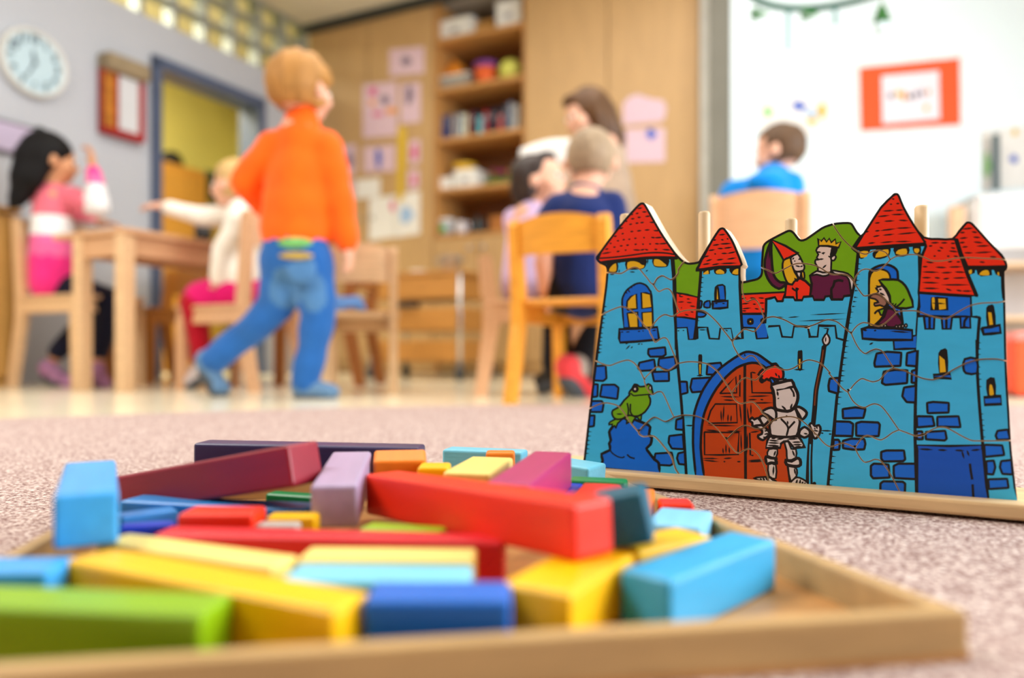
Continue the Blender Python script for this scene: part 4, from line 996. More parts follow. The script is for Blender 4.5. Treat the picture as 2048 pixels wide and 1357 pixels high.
# ---- right wing
f('RD', 'T', '20 170 180 185 375 205 430 380 500 580 592 797 300 782 -15 757 10 400 62 275', 4.5, 0)
dash('T', '110 240 205 238 215 240 292 240 318 245 372 245 88 275 134 270 202 285 248 300 318 290 374 300 178 320 224 325 298 325 404 335 138 378 168 378 278 380 312 380 348 378 404 385 58 440 152 450 288 440 342 435 378 440 424 440 24 490 84 490 158 495 282 500 296 495 444 490 18 545 204 550 218 555 342 550 358 545 484 550 18 605 122 605 148 605 214 610 238 620 312 610 338 610 494 605 18 655 204 660 216 680 524 680 28 715 204 718 266 720 336 742 376 735 444 745 434 745 546 745', 2.8)
f('LB', 'T', '470 495 880 490 875 1357 600 1357 600 1000 540 1000 540 803 592 797 500 580', 0, 0)
f('MB', 'T', '-12 765 300 787 530 802 536 1010 480 1012 340 1012 -12 1005', 4, 0)
f('RD', 'T', '345 190 410 115 475 35 505 20 550 35 650 150 780 290 870 390 905 470 880 502 500 497 430 350 385 205', 5, 0)
dash('T', '436 97 562 85 416 135 474 130 538 125 604 132 408 195 504 185 552 180 634 185 408 240 474 235 556 230 664 242 438 285 504 280 586 275 734 270 458 345 554 345 566 345 764 335 488 400 524 400 616 440 684 445 726 385 804 390', 2.8)
l('T', '375 205 430 380 500 580 592 797', 6, 0); l('T', '490 502 700 502 895 497', 7, 0)
f('BK', 'T', '500 510 577 505 572 555 520 577', 0, 0); f('YE', 'T', '510 530 540 520 540 560 515 565', 0)
f('BK', 'T', '588 520 747 510 752 580 640 592 600 572', 0, 0); f('YE', 'T', '618 575 650 535 690 525 715 535 720 580', 0)
f('BK', 'T', '768 520 852 510 852 602 790 572', 0, 0); f('YE', 'T', '808 548 825 550 826 582 812 578', 0)
l('T', '862 520 866 700 878 820', 6, 0)
f('BK', 'T', '113 810 180 803 292 813 297 947 108 947', 0, 0); f('YE', 'T', '125 817 150 812 155 870 150 935 135 930 125 880', 0); f('YE', 'T', '190 825 265 825 272 930 200 940', 0, 0); dash('T', '118 870 275 877', 2.4)
f('LB', 'T', '-20 1008 40 1010 56 1140 145 1140 150 1020 225 1020 236 1140 320 1140 335 1020 420 1020 426 1130 526 1130 522 1012 622 1020 602 1360 -40 1360', 0, 0)
f('MB', 'T', '55 1020 145 1020 142 1135 60 1135', 0, 0); f('MB', 'T', '238 1020 330 1020 318 1135 240 1135', 0, 0); f('MB', 'T', '425 1020 520 1020 522 1125 430 1125', 0, 0)
l('T', '-20 1008 40 1010 56 1140 145 1140 150 1020 225 1020 236 1140 320 1140 335 1020 420 1020 426 1130 526 1130 522 1012 622 1020', 4, 0)
l('T', '100 1020 100 1140', 4, 0); l('T', '275 1030 275 1140', 4, 0); l('T', '500 1010 465 1060 460 1130', 4)
l('T', '622 1020 606 1200 600 1357', 5); l('Q', '550 0 556 300 576 600 602 900 642 1318', 5)
ticks('Q', '565 25 565 75 562 120 562 225 566 280 572 325 572 385 586 610 592 660 596 705 598 745 602 800', 24)
f('BK', 'T', '690 922 730 890 772 900 792 1102 700 1112', 0); f('YE', 'T', '710 965 745 970 762 1095 725 1100', 0, 0); f('MB', 'T', '655 1130 740 1120 832 1100 842 1180 750 1190 665 1197', 5, 0)
f('BK', 'Q', '233 110 270 76 307 85 312 282 238 272', 0); f('YE', 'Q', '242 130 285 165 295 265 246 270', 0, 0); f('MB', 'Q', '190 290 330 280 342 320 200 312', 4, 0)
f('MB', 'Q', '450 160 547 155 552 275 460 275 440 230', 4); f('BK', 'Q', '628 330 697 313 707 452 638 467', 0); f('YE', 'Q', '655 375 675 375 690 450 655 455', 0); f('MB', 'Q', '610 475 747 465 752 530 615 536', 5, 0)
for s in ('140 520 190 512 320 520 318 600 145 605', '55 630 185 632 202 710 58 722', '225 635 400 630 416 720 225 715', '55 755 100 755 106 820 57 820', '130 760 290 750 302 815 285 830 130 820', '720 750 805 740 825 820 720 825 705 790', '610 865 760 870 776 950 617 965', '627 1000 690 995 702 1050 685 1110 632 1105', '750 1000 835 990 845 1110 760 1105 740 1050', '642 1150 800 1145 812 1220 650 1230'):
    BR('Q', s, 3.8)
f('M2', 'Q', '55 868 320 875 594 868 645 1325 62 1292', 4, 0)
dash('Q', '70 900 195 906 225 908 310 910 365 910 450 914 500 912 585 904 425 910 447 985 468 908 488 962', 3.4); l('Q', '493 1020 500 1080 512 1152', 4); l('Q', '515 1190 522 1305', 4, 0)

OUTL = [(1163, 942), (1168, 915), (1179, 817), (1191, 720), (1196, 680), (1203, 627), (1210, 575), (1212, 552), (1213.6, 541.5), (1210.7, 533), (1200, 528), (1193, 520), (1193, 513), (1203.6, 498), (1227, 466), (1250.8, 436.6), (1272, 413), (1280, 406), (1285, 405), (1290, 407), (1298, 420), (1313, 447), (1327.4, 471), (1351, 505), (1364, 519), (1372, 524), (1380, 525.5), (1395.6, 523), (1400, 517), (1422, 480), (1435.8, 459), (1442.5, 455), (1450, 457), (1464.5, 478), (1474, 499), (1485.5, 529), (1481, 534), (1481.5, 561), (1488, 562.5), (1502, 559.5), (1514, 556.5), (1520, 551), (1522, 543), (1521.5, 535), (1522.6, 514.6), (1524.6, 493), (1531, 484), (1542, 477), (1563, 466), (1576, 460), (1583, 460.5), (1589.6, 465.5), (1597.5, 476), (1602.8, 479.2), (1610.8, 477), (1622.7, 469), (1642.6, 455), (1657, 449), (1674, 445), (1696, 444), (1705, 447), (1713, 460), (1719.5, 468), (1726, 466.5), (1760, 414), (1782, 392), (1788, 386.5), (1795, 386.5), (1800, 392), (1809, 414), (1828.4, 448), (1849, 473.4), (1877, 476), (1904, 476), (1916.6, 461), (1930, 445.7), (1936, 443), (1945, 446), (1964.5, 467), (1989, 493.6), (2005, 509), (2012.4, 522), (2015.2, 534), (2012.4, 541.5), (2009, 545), (2009.5, 574), (2010.5, 605), (2012.4, 700), (2013.2, 724), (2015.6, 777), (2019, 826), (2022, 884), (2027, 935), (2036, 1011)]
OUT = crom(OUTL, False, 2)
ART.append(('line', 'BK', OUT, 9.2, True))
CUTS = []
def cut(*segs):
    p = []
    for fr, s in segs: p += P2(fr, s)
    CUTS.append(crom(p, False, 4))
cut(('R', '225 1238 320 1235 500 1250 560 1235 640 1185 720 1150 780 1145 850 1185 920 1270 980 1340'), ('L', '860 180 905 215 940 270 985 310 1050 280 1110 270 1160 310 1210 430 1245 540 1280 600'))
cut(('L', '905 215 960 120 1030 85 1090 110 1150 140 1210 110 1260 40'), ('R', '1500 1170 1600 1040 1660 970'))
cut(('S', '95 965 170 945 270 940 350 950 420 1000 500 1080 570 1170 650 1272'))
cut(('L', '1280 600 1210 650 1160 665 1070 640 990 680 920 760 850 865 890 960 930 1035 990 1000 1050 970 1100 990 1140 1070 1190 1190 1230 1290 1245 1345'))
cut(('L', '850 865 780 800 720 720 640 620 560 560 500 535 430 530 340 560 250 600 170 640 120 660'))
cut(('C', '755 185 850 170 980 185 1060 240 1120 320'), ('G', '455 470'))
cut(('C', '755 185 700 230 660 235 600 210 540 260 500 310 520 380 560 425 600 405 640 410 680 490 710 560 730 600'))
cut(('C', '500 310 460 230 420 180 370 158 300 175 230 200 170 185 115 160 85 155'))
cut(('C', '730 600 800 585 890 590 960 615 1030 660 1080 710 1134 776'))
cut(('C', '730 600 660 635 580 600 520 640 455 715 490 750 560 745 600 770 660 840 710 910 740 1000 770 1050 782 1100'))
cut(('C', '455 715 390 640 340 560 290 510 210 490 150 500 70 535 40 545'))
cut(('S', '650 1272 700 1210 770 1145 830 1155 880 1165 930 1110 985 1030'))
cut(('S', '985 1030 965 980 940 900 900 840 860 830 800 855 770 810 755 720 758 650 770 600'))
cut(('S', '985 1030'), ('A', '1590 1085 1680 1110 1780 1160 1892 1175'), ('B', '80 1175 160 1150 260 1110 340 1125 400 1170'), ('M', '355 270'))
cut(('S', '650 1272'), ('C', '1190 50 1230 120 1270 150 1310 125 1350 130 1390 180'), ('N', '495 205'))
cut(('N', '495 205 560 170 640 145 710 145 780 180 860 195 930 195 1040 160 1150 90 1250 25 1340 5 1450 25 1560 70 1650 150 1750 260'), ('M', '100 720 200 830 260 895 315 932'))
cut(('N', '495 205'), ('G', '740 290 690 340 640 335 590 320 540 345 500 400 455 470 490 540 540 570 600 560 660 555 700 590'), ('N', '400 970 440 1040 520 1100 560 1170 590 1220'))
cut(('N', '590 1220 700 1150 800 1120 920 1105 1020 1110 1120 1140 1220 1200 1300 1270'), ('O', '1400 110 1500 215 1600 330 1680 400 1750 425 1830 410'), ('P', '300 590 370 605 430 630 475 650'))
cut(('N', '590 1220 500 1300 400 1340 300 1340 200 1300 100 1275 0 1310'), ('G', '480 840'), ('C', '1134 776'))
cut(('C', '1134 776'), ('G', '440 985 490 1040 530 1050 570 1025 620 1010 670 1030 720 1080 760 1160 790 1250 815 1340 835 1410'))
cut(('M', '355 270'), ('W', '130 1060 190 1000 260 970 320 975 400 1000 480 1020 560 985 640 920 700 860 735 825'))
cut(('W', '735 825 800 805 900 800 1000 800 1100 825'), ('T', '0 965 130 1010 260 1035 340 1000 430 945 530 895 650 870 800 865 890 850 940 840'))
cut(('W', '735 825 690 750 600 660 530 590 460 550 400 560 330 580 270 585 220 530 150 430 125 385'))
cut(('W', '125 385'), ('K', '1440 910 1380 870 1300 855 1200 865 1130 850 1060 810 980 760 880 720 760 700 660 695 570 715 480 760 400 800 330 840 270 835 200 800 120 770 85 755 30 740'))
cut(('W', '125 385 150 320 210 240 280 205 350 210 430 235 510 205 570 150 620 100 645 70'))
cut(('W', '645 70'), ('B', '750 560 700 540 640 545 580 570 520 550 450 500 390 440 340 370 315 325 300 270'))
cut(('W', '645 70'), ('B', '830 590 920 575 1000 575 1070 600 1130 625 1220 625 1320 605 1420 598 1560 605 1680 610 1740 620 1790 624'))
cut(('M', '355 270 400 370 450 450 510 495 570 465 630 445 690 460 730 500 780 580 835 660'))
cut(('M', '835 660'), ('D', '740 210 820 245 880 265 940 270 1000 250 1070 205 1160 160'), ('Q', '560 165 640 158 720 160 795 175 840 185'))
cut(('M', '835 660 780 680 720 740 670 795 600 815 540 800 470 780 400 830 350 890 315 932'))
cut(('M', '315 932 370 1030 440 1090 510 1105 560 1080 620 1065 690 1090 760 1170 830 1270'), ('P', '1070 410'))
cut(('P', '1070 410 1180 450 1290 490 1370 490 1440 460'), ('Q', '50 790 120 775 180 740 240 720 300 725 360 755 440 800 510 830 590 833 700 832 830 830 880 830'))
cut(('P', '1070 410 980 450 900 510 830 545 760 530 700 500 640 485 580 510 530 570 475 650'))
cut(('P', '475 650 510 730 560 810 610 850 680 835 740 812 800 820 860 870 930 970 1000 1090 1050 1190 1090 1270 1120 1360'))
HOLES = [P2('L', '880 180 930 195 905 240'), P2('C', '482 296 520 300 500 325'), P2('S', '610 1240 670 1240 648 1285'), P2('M', '330 235 375 240 352 290'), P2('M', '285 890 350 885 322 955'), P2('P', '430 615 500 605 476 680'), P2('C', '430 690 475 690 458 725'), P2('C', '1110 745 1155 750 1135 790'), P2('W', '700 785 800 790 735 830'), P2('L', '825 830 880 830 850 880'), P2('S', '960 1005 1020 1010 988 1040')]
HOLES = [[(sum(q[0] for q in h) / 3 * .45 + p[0] * .55, sum(q[1] for q in h) / 3 * .45 + p[1] * .55) for p in h] for h in HOLES]
CUTW = 1.5; WORNW = 2.7

def offset_lines(p, w, closed):
    p = np.array(p, float)
    if closed:
        d = np.roll(p, -1, 0) - np.roll(p, 1, 0)
    else:
        d = np.empty_like(p); d[1:-1] = p[2:] - p[:-2]; d[0] = p[1] - p[0]; d[-1] = p[-1] - p[-2]
    L = np.hypot(d[:, 0], d[:, 1]); L[L < 1e-9] = 1; d /= L[:, None]
    n = np.stack([-d[:, 1], d[:, 0]], 1) * w / 2
    return p + n, p - n

def castle():
    V2 = []; E2 = []
    def loop(p, closed=True):
        b = len(V2); p = [tuple(map(float, q)) for q in p]
        V2.extend(p); n = len(p)
        for i in range(n - 1): E2.append((b + i, b + i + 1))
        if closed and n > 2: E2.append((b + n - 1, b))
    loop(OUT)
    def stroke(p, w, closed):
        a, c = offset_lines(p, w, closed)
        if closed: loop(a); loop(c)
        else: loop(list(a) + list(c[::-1]))
    for it in ART:
        if it[0] == 'fill': loop(it[2])
        else: stroke(it[2], it[3], it[4])
    for c in CUTS:
        stroke(c, CUTW, False); stroke(c, WORNW, False)
    for h in HOLES: loop(h)
    res = delaunay_2d_cdt([Vector(v) for v in V2], E2, [], 0, 1e-4)
    vs = np.array([tuple(v) for v in res[0]]); tris = np.array([list(t) for t in res[2]])
    cen = vs[tris].mean(1)
    _a = vs[tris]; _c = np.cross(_a[:, 1] - _a[:, 0], _a[:, 2] - _a[:, 0]); tris[_c < 0] = tris[_c < 0][:, ::-1]
    def inside(poly, pts):
        P = np.array(poly); Q = np.roll(P, -1, 0); r = np.zeros(len(pts), int)
        for (x1, y1), (x2, y2) in zip(P, Q):
            if y1 == y2: continue
            c = (y1 <= pts[:, 1]) != (y2 <= pts[:, 1])
            xx = x1 + (pts[:, 1] - y1) * (x2 - x1) / (y2 - y1)
            r += np.where(c & (pts[:, 0] < xx), 1 if y2 > y1 else -1, 0)
        return r != 0
    def near(p, w, closed, pts):
        P = np.array(p); Q = np.roll(P, -1, 0)
        if not closed: P, Q = P[:-1], Q[:-1]
        r = np.zeros(len(pts), bool); R2 = (w / 2) ** 2
        for a, b in zip(P, Q):
            d = b - a; L = d @ d
            t = np.clip(((pts - a) @ d) / L, 0, 1) if L > 0 else np.zeros(len(pts))
            q = a + t[:, None] * d - pts
            r |= (q * q).sum(1) < R2
        return r
    def box_mask(p, pad):
        P = np.array(p); lo = P.min(0) - pad; hi = P.max(0) + pad
        return np.where((cen[:, 0] > lo[0]) & (cen[:, 0] < hi[0]) & (cen[:, 1] > lo[1]) & (cen[:, 1] < hi[1]))[0]
    keep = inside(OUT, cen)
    names = ['LB', 'MB', 'M2', 'RD', 'GR', 'YE', 'PU', 'SK', 'S2', 'WH', 'OR', 'BN', 'BK', 'EDGE']
    colr = np.zeros(len(cen), int)
    for it in ART:
        if it[0] == 'fill':
            ix = box_mask(it[2], 0); 
            if len(ix): colr[ix[inside(it[2], cen[ix])]] = names.index(it[1])
        else:
            ix = box_mask(it[2], it[3])
            if len(ix): colr[ix[near(it[2], it[3], it[4], cen[ix])]] = names.index(it[1])
    for c in CUTS:
        ix = box_mask(c, WORNW)
        if len(ix):
            ww = near(c, WORNW, False, cen[ix]); colr[ix[ww]] = names.index('EDGE')
            keep[ix[near(c, CUTW, False, cen[ix])]] = False
    for h in HOLES:
        ix = box_mask(h, 0)
        if len(ix): keep[ix[inside(h, cen[ix])]] = False
    kt = np.where(keep)[0]
    # connected components over shared edges
    par = {int(i): int(i) for i in kt}
    def find(a):
        while par[a] != a: par[a] = par[par[a]]; a = par[a]
        return a
    em = {}
    for i in kt:
        t = tris[i]
        for a, b in ((t[0], t[1]), (t[1], t[2]), (t[2], t[0])):
            k = (min(a, b), max(a, b))
            if k in em: par[find(int(i))] = find(em[k])
            else: em[k] = int(i)
    comp = {}
    for i in kt: comp.setdefault(find(int(i)), []).append(int(i))
    def area(ids):
        t = vs[tris[ids]]; return np.abs(np.cross(t[:, 1] - t[:, 0], t[:, 2] - t[:, 0])).sum() / 2
    pieces = sorted([c for c in comp.values() if area(c) > 250], key=lambda c: (cen[c].mean(0)[1] // 120, cen[c].mean(0)[0]))
    return vs, tris, colr, names, pieces

# castle plane: stands at an angle like the cupboard wall behind it
CO_ = Vector((0.1048, 0.873, 0)); CU = Vector((0.8823, -0.4707, 0)).normalized(); CV = Vector((-CU.y, CU.x, 0)); CA = math.atan2(CU.y, CU.x)
def on_castle(x, y):
    k = (x - CX) / F
    Y = CO_.dot(CV) / (k * CV.x + CV.y)
    s = (k * Y - CO_.x) * CU.x + (Y - CO_.y) * CU.y
    return s, H - (y - HY) / F * Y
PRINT = dict(LB=(58, 184, 240), MB=(0, 106, 224), M2=(0, 84, 200), RD=(236, 46, 16), GR=(112, 170, 6), YE=(222, 176, 24), PU=(92, 14, 62), SK=(222, 204, 196), S2=(150, 108, 92), WH=(214, 206, 206), OR=(190, 66, 8), BN=(124, 58, 22), BK=(12, 11, 13), EDGE=(196, 160, 118))
def print_mat(k):
    return mat('print_' + k, rgb(*PRINT[k]), 0.42, 0.35, 0.05, 30, (1, 1, 3))
PLY = mat('piece_edge_wood', rgb(222, 204, 180), 0.6, 0.3, 0.10, 40)
cz = thing('castle_puzzle', 'wooden jigsaw castle with red roofs, knight, king and frog standing on a beech base', 'puzzle', CO_ + Vector((0, 0, 0.005)), CA)
BT = 0.0225
MB().bbox((0.215, 0.030, (BT - .005 + .003) / 2), (0.58, 0.104, BT - .005 - .003), .0030).build('base_board', wood('base', 216, 184, 138, .45, (1.2, 12, 12), .22), cz)
for q in (-.05, .215, .48):
    for w in (0.0, .06): MB().lathe([(.008, 0), (.008, .0035)], (q, w, 0), 14).build('added_foot', BLACK, cz)  # hidden feet, added to lift the base for a shadow line
for x, ytop in ((1251, 428), (1408.5, 423), (1582, 437), (1843.5, 411)):
    k = (x - CX) / F; o = CO_ + CV * .0385
    Y = o.dot(CV) / (k * CV.x + CV.y); s = (k * Y - CO_.x) * CU.x + (Y - CO_.y) * CU.y; zt = H - (ytop - HY) / F * Y - .005
    MB().lathe([(.0066, BT - .012), (.0066, zt - .003), (.0052, zt - .0006), (.003, zt), (0, zt)], (s, .0385, 0), 20).build('peg', wood('peg', 210, 184, 146, .5, (8, 8, 1)), cz, True)
_vs, _tris, _colr, _names, _pieces = castle()
_pm = [print_mat(k) for k in _names] + [PLY]
rp = random.Random(11)
TH_ = .0255
for c in _pieces:
    ids = np.array(c); t = _tris[ids]; used = np.unique(t); remap = {int(v): i for i, v in enumerate(used)}; n = len(used)
    yo = rp.uniform(-.0009, .0009)
    ec = {}
    for tri in t:
        a = [remap[int(v)] for v in tri]
        for i in range(3): ec[(a[i], a[(i + 1) % 3])] = 1
    nrm = np.zeros((n, 2)); uv = _vs[used]
    for (a, b) in ec:
        if (b, a) not in ec:
            d = uv[b] - uv[a]; q = np.array((d[1], -d[0])) / (np.hypot(*d) + 1e-9)
            nrm[a] += q; nrm[b] += q
    ln = np.hypot(nrm[:, 0], nrm[:, 1]); ln[ln < 1e-6] = 1
    # the saw cut closes towards the back
    bk = uv + nrm / ln[:, None] * .80
    P3 = [on_castle(*q) for q in uv]; P4 = [on_castle(*q) for q in bk]
    verts = [(s, yo, z - .005) for s, z in P3] + [(s, yo + TH_, z - .005) for s, z in P4]
    faces = []; mi = []
    for k, tri in enumerate(t):
        a = [remap[int(v)] for v in tri]
        faces.append(a); mi.append(int(_colr[ids[k]]))
        faces.append([q + n for q in a[::-1]]); mi.append(len(_names))
    for (a, b) in list(ec):
        if (b, a) not in ec:
            faces.append([b, a, a + n, b + n]); mi.append(len(_names))
    me = bpy.data.meshes.new('puzzle_piece'); me.from_pydata(verts, [], faces)
    for q in _pm: me.materials.append(q)
    me.polygons.foreach_set('material_index', mi); me.update()
    bm = bmesh.new(); bm.from_mesh(me); bmesh.ops.recalc_face_normals(bm, faces=bm.faces); bm.to_mesh(me); bm.free()
    o = bpy.data.objects.new('puzzle_piece', me); COL.objects.link(o); o.parent = cz
print('pieces', len(_pieces), 'tris', sum(len(c) for c in _pieces))

# ================================================================== TRAY AND BLOCKS
TZ = 0.005
trFR = Vector((.228, .374, 0)); trFL = Vector((-.2915, .2905, 0)); trBR = Vector((.098, .800, 0)); trBL = Vector((-.374, .760, 0))
tray = thing('toy_tray', 'flat wooden tray full of coloured building blocks in the foreground', 'tray', (trFR + trBL) / 2 + Vector((0, 0, TZ)))
W_TRAY = wood('tray', 192, 156, 104, .4, (1.5, 10, 10), .14); W_TRAYF = wood('tray_floor', 204, 148, 88, .35, (1.5, 10, 10), .14)
tc_ = (trFR + trBL) / 2
def poly_slab(pts, z0, z1, m, name, par):
    n = len(pts); b = MB()
    b.add([(p.x, p.y, z0) for p in pts] + [(p.x, p.y, z1) for p in pts], [tuple(range(n))[::-1], tuple(range(n, 2 * n))] + [(i, (i + 1) % n, n + (i + 1) % n, n + i) for i in range(n)])
    return b.build(name, m, par)
Q4 = [p - tc_ for p in (trFL, trFR, trBR, trBL)]
poly_slab(Q4, 0.0, .004, W_TRAYF, 'tray_floor', tray)
for i in range(4):
    a, b = Q4[i], Q4[(i + 1) % 4]
    d = (b - a); L = d.length; ang = math.atan2(d.y, d.x)
    M = Matrix.Translation(a) @ Matrix.Rotation(ang, 4, 'Z')
    x0 = .012 if i % 2 else 0.0
    MB().bbox((L / 2, .006, .0122), (L - 2 * x0 if i % 2 else L, .012, .0244), .0022, M).build('rim', W_TRAY, tray)

BC = dict(green=(128, 172, 6), yellow=(246, 190, 0), blue=(10, 104, 206), cyan=(120, 206, 236), pale=(246, 222, 128), sky=(60, 160, 232), maroon=(146, 22, 44), magenta=(172, 50, 106), purple=(58, 50, 92), lilac=(168, 152, 186), red=(238, 46, 14), pinkred=(222, 34, 46), steel=(52, 136, 210), teal=(20, 96, 122), royal=(26, 60, 196), grey=(182, 172, 166), lime=(150, 190, 24), orange=(240, 132, 36), dgreen=(20, 130, 66), mid=(54, 166, 220), powder=(132, 200, 240))  # maroon is the magenta paint with shade put into its colour
C_ = .032
BLK = []
def block(col, A, B, label, w=C_, h=C_, roll=0.0):
    a = pz(A[0], A[1], A[2]); b = pz(B[0], B[1], B[2])
    d = b - a; L = d.length; x = d.normalized()
    y = Vector((0, 0, 1)).cross(x).normalized(); z = x.cross(y)
    R = Matrix((x, y, z)).transposed().to_4x4()
    M = Matrix.Translation((a + b) / 2) @ R @ Matrix.Rotation(roll, 4, 'X')
    o = MB().bbox((0, 0, -h / 2), (L, w, h), .0028, None, 3).build('building_block', paint('block_' + col, *BC[col], .38, .4), None, False)
    o.data.transform(Matrix.Translation((0, 0, h)))
    o.matrix_basis = M @ Matrix.Translation((0, 0, -h))
    tag(o, label, 'block', 'painted wooden building blocks in the tray')
    BLK.append(o)
    return o
z1 = .0415; z2 = .0735
block('green', (-165, 1186, z1), (436, 1207, z1), 'lime green long block lying front left in the tray')
block('yellow', (176, 1108, z1), (706, 1203, z1), 'yellow long block at the front, between the green and the blue block', .030)
block('blue', (738, 1181, z1), (1022, 1181, z1), 'blue block lying in the middle of the front row')
block('cyan', (578, 1143, z1), (942, 1147, z1), 'pale cyan block directly behind the front blue block')
block('pale', (606, 1105, z1), (952, 1108, z1), 'pale yellow block behind the pale cyan one', .028)
block('pale', (225, 1074, z1), (572, 1122, z1), 'pale yellow block beside the long yellow front block', .025)
block('sky', (-60, 1130, z1), (128, 1128, z1), 'light blue flat block at the left edge below the upright blue block')
block('sky', (173, 988, z2 + .001), (181, 923, z2 + .001), 'light blue block lying end-on on top at the far left', .034)
block('yellow', (1068, 1178, z1), (1206, 1098, z1), 'yellow block supporting the right end of the big red block', .040)
block('mid', (1288, 1150, z1 - .001), (1505, 1070, z1 - .001), 'light blue long block alone at the right side of the tray')
block('red', (764, 945, .0600), (1186, 1002, .0745), 'big bright red block lying across the top of the pile')
block('yellow', (1238, 1092, z1), (1388, 1063, z1), 'yellow block behind the single light blue block at right')
block('pinkred', (325, 1060, z1), (1010, 1076, z1), 'long crimson block behind the pale yellow blocks', .024)
block('red', (372, 1020, z1 + .006), (520, 1020, z1 + .006), 'small orange-red block on the left of the pile', .030)
block('yellow', (538, 1029, z1), (636, 1029, z1), 'small yellow block left under the lilac block', .018)
block('grey', (512, 1046, z1 - .002), (600, 1046, z1 - .002), 'small grey flat block next to the crimson one', .014, .029)
block('steel', (262, 995, z1 - .004), (622, 1012, z1 - .004), 'long steel blue block under the maroon one', .028, .027)
block('steel', (236, 1030, z1 - .006), (352, 1016, z1 - .006), 'short steel blue block pointing to the long steel blue one', .022, .025)
block('royal', (240, 1050, z1 - .003), (352, 1044, z1 - .003), 'royal blue block beside the small orange-red block', .014, .028)
block('lime', (730, 1050, z1 - .003), (890, 1060, z1 - .003), 'yellow-green block between the lilac and the big red block', .022, .028)
block('maroon', (256, 950, .048), (606, 886, .0875), 'long magenta block darkened to maroon for shade, leaning at the back left', .036)
block('purple', (402, 883, .072), (845, 892, .070), 'dark purple long block at the very back', .030)
block('lilac', (668, 972, .0610), (704, 903, .0700), 'greyish lilac block lying end-on in the middle of the pile', .034)
block('dgreen', (540, 984, z1 - .008), (660, 992, z1 - .008), 'dark green block in the gap under the maroon block', .016, .022)
block('orange', (800, 899, .0700), (800, 922, .0640), 'orange short block standing behind the big red block', .046)
block('yellow', (838, 930, .062), (900, 930, .062), 'mustard block between the orange and the pale yellow block at the back', .028, .030)
block('pale', (932, 946, .0600), (985, 914, .0610), 'pale yellow block lying end-on behind the big red block', .040)
block('orange', (972, 903, .0620), (1030, 903, .0620), 'small orange block behind the pale yellow block at the back', .020)
block('cyan', (893, 896, .058), (1050, 902, .058), 'pale cyan block at the back, left of the magenta block', .026)
block('cyan', (1074, 913, .050), (1196, 932, .046), 'pale cyan block at the back, right of the magenta block', .040)
block('magenta', (1014, 968, .0660), (1106, 903, .0700), 'magenta block lying end-on on top, behind the big red block', .034)
block('royal', (1122, 998, z1 - .002), (1146, 966, z1 - .002), 'royal blue block right of the magenta block', .020, .029)
block('red', (1180, 1000, z1 + .002), (1205, 967, z1 + .002), 'coral red block right of the royal blue one', .034)
block('dgreen', (1140, 956, z1 + .001), (1254, 961, z1 + .001), 'bright green block by the left end of the castle base', .022)
block('orange', (1258, 1008, .040), (1275, 976, .040), 'light orange block behind the teal block', .030, .030)
block('teal', (1230, 993, .0735), (1240, 972, .0735), 'dark teal block tilted against the yellow block', .033, .031, -.22)
block('red', (1318, 1002, .034), (1384, 1003, .034), 'red block at the far right corner of the pile', .026, .024)
block('powder', (1345, 1052, .036), (1372, 1018, .036), 'light blue block left of the tray rim, behind the yellow block', .040, .026)
block('purple', (1284, 1040, .028), (1310, 1042, .028), 'small dark purple block in the gap beside the teal block', .016, .018)

# ================================================================== PEOPLE
SKIN = mat('skin_fair', rgb(226, 174, 148), .55, .3, .05, 10); SKIN2 = mat('skin_tan', rgb(206, 150, 112), .55, .3, .05, 10)
LIP = mat('lips', rgb(190, 96, 90), .5); EYE = mat('eye_white', rgb(240, 240, 238), .3); IRIS = mat('eye_dark', rgb(40, 30, 26), .3)
def cap(b, p1, r1, p2, r2, n=14):
    p1 = Vector(p1); p2 = Vector(p2)
    b.tube([p1, p2], [r1, r2], n); b.ball(p1, r1, n); b.ball(p2, r2, n)
def chain(b, pts):
    for (p, r), (q, s) in zip(pts[:-1], pts[1:]): cap(b, p, r, q, s)
PENDING = []
def fuse(b, name, ms, parent, voxel=.008, it=4, colour=None, noise=0.0):
    """melt overlapping shapes into one continuous skin"""
    o = b.build(name, ms, None, True)
    rm = o.modifiers.new('r', 'REMESH'); rm.mode = 'VOXEL'; rm.voxel_size = voxel; rm.use_smooth_shade = True
    s = o.modifiers.new('s', 'SMOOTH'); s.factor = .5; s.iterations = it
    o.parent = parent
    PENDING.append((o, ms, colour, noise, world_of(parent)))
    o.matrix_basis = world_of(parent).inverted()
    return o
def finish_fused():
    bpy.context.view_layer.update()
    dg = bpy.context.evaluated_depsgraph_get()
    new = [bpy.data.meshes.new_from_object(p[0].evaluated_get(dg)) for p in PENDING]
    for (o, ms, colour, noise, W), me in zip(PENDING, new):
        o.modifiers.clear(); old = o.data; nm = old.name; o.data = me; bpy.data.meshes.remove(old); me.name = nm
        me.materials.clear()
        for q in (ms if isinstance(ms, (list, tuple)) else [ms]): me.materials.append(q)
        me.polygons.foreach_set('material_index', [colour(p.center) for p in me.polygons] if colour else [0] * len(me.polygons))
        if noise:
            for v in me.vertices:
                v.co += v.normal * noise * (math.sin(v.co.x * 23 + v.co.z * 31 + 2 * math.sin(v.co.y * 17)) * math.sin(v.co.z * 27 - v.co.x * 19 + v.co.y * 13))
        me.polygons.foreach_set('use_smooth', [True] * len(me.polygons))
        me.transform(W.inverted()); o.matrix_basis = Matrix.Identity(4); me.update()
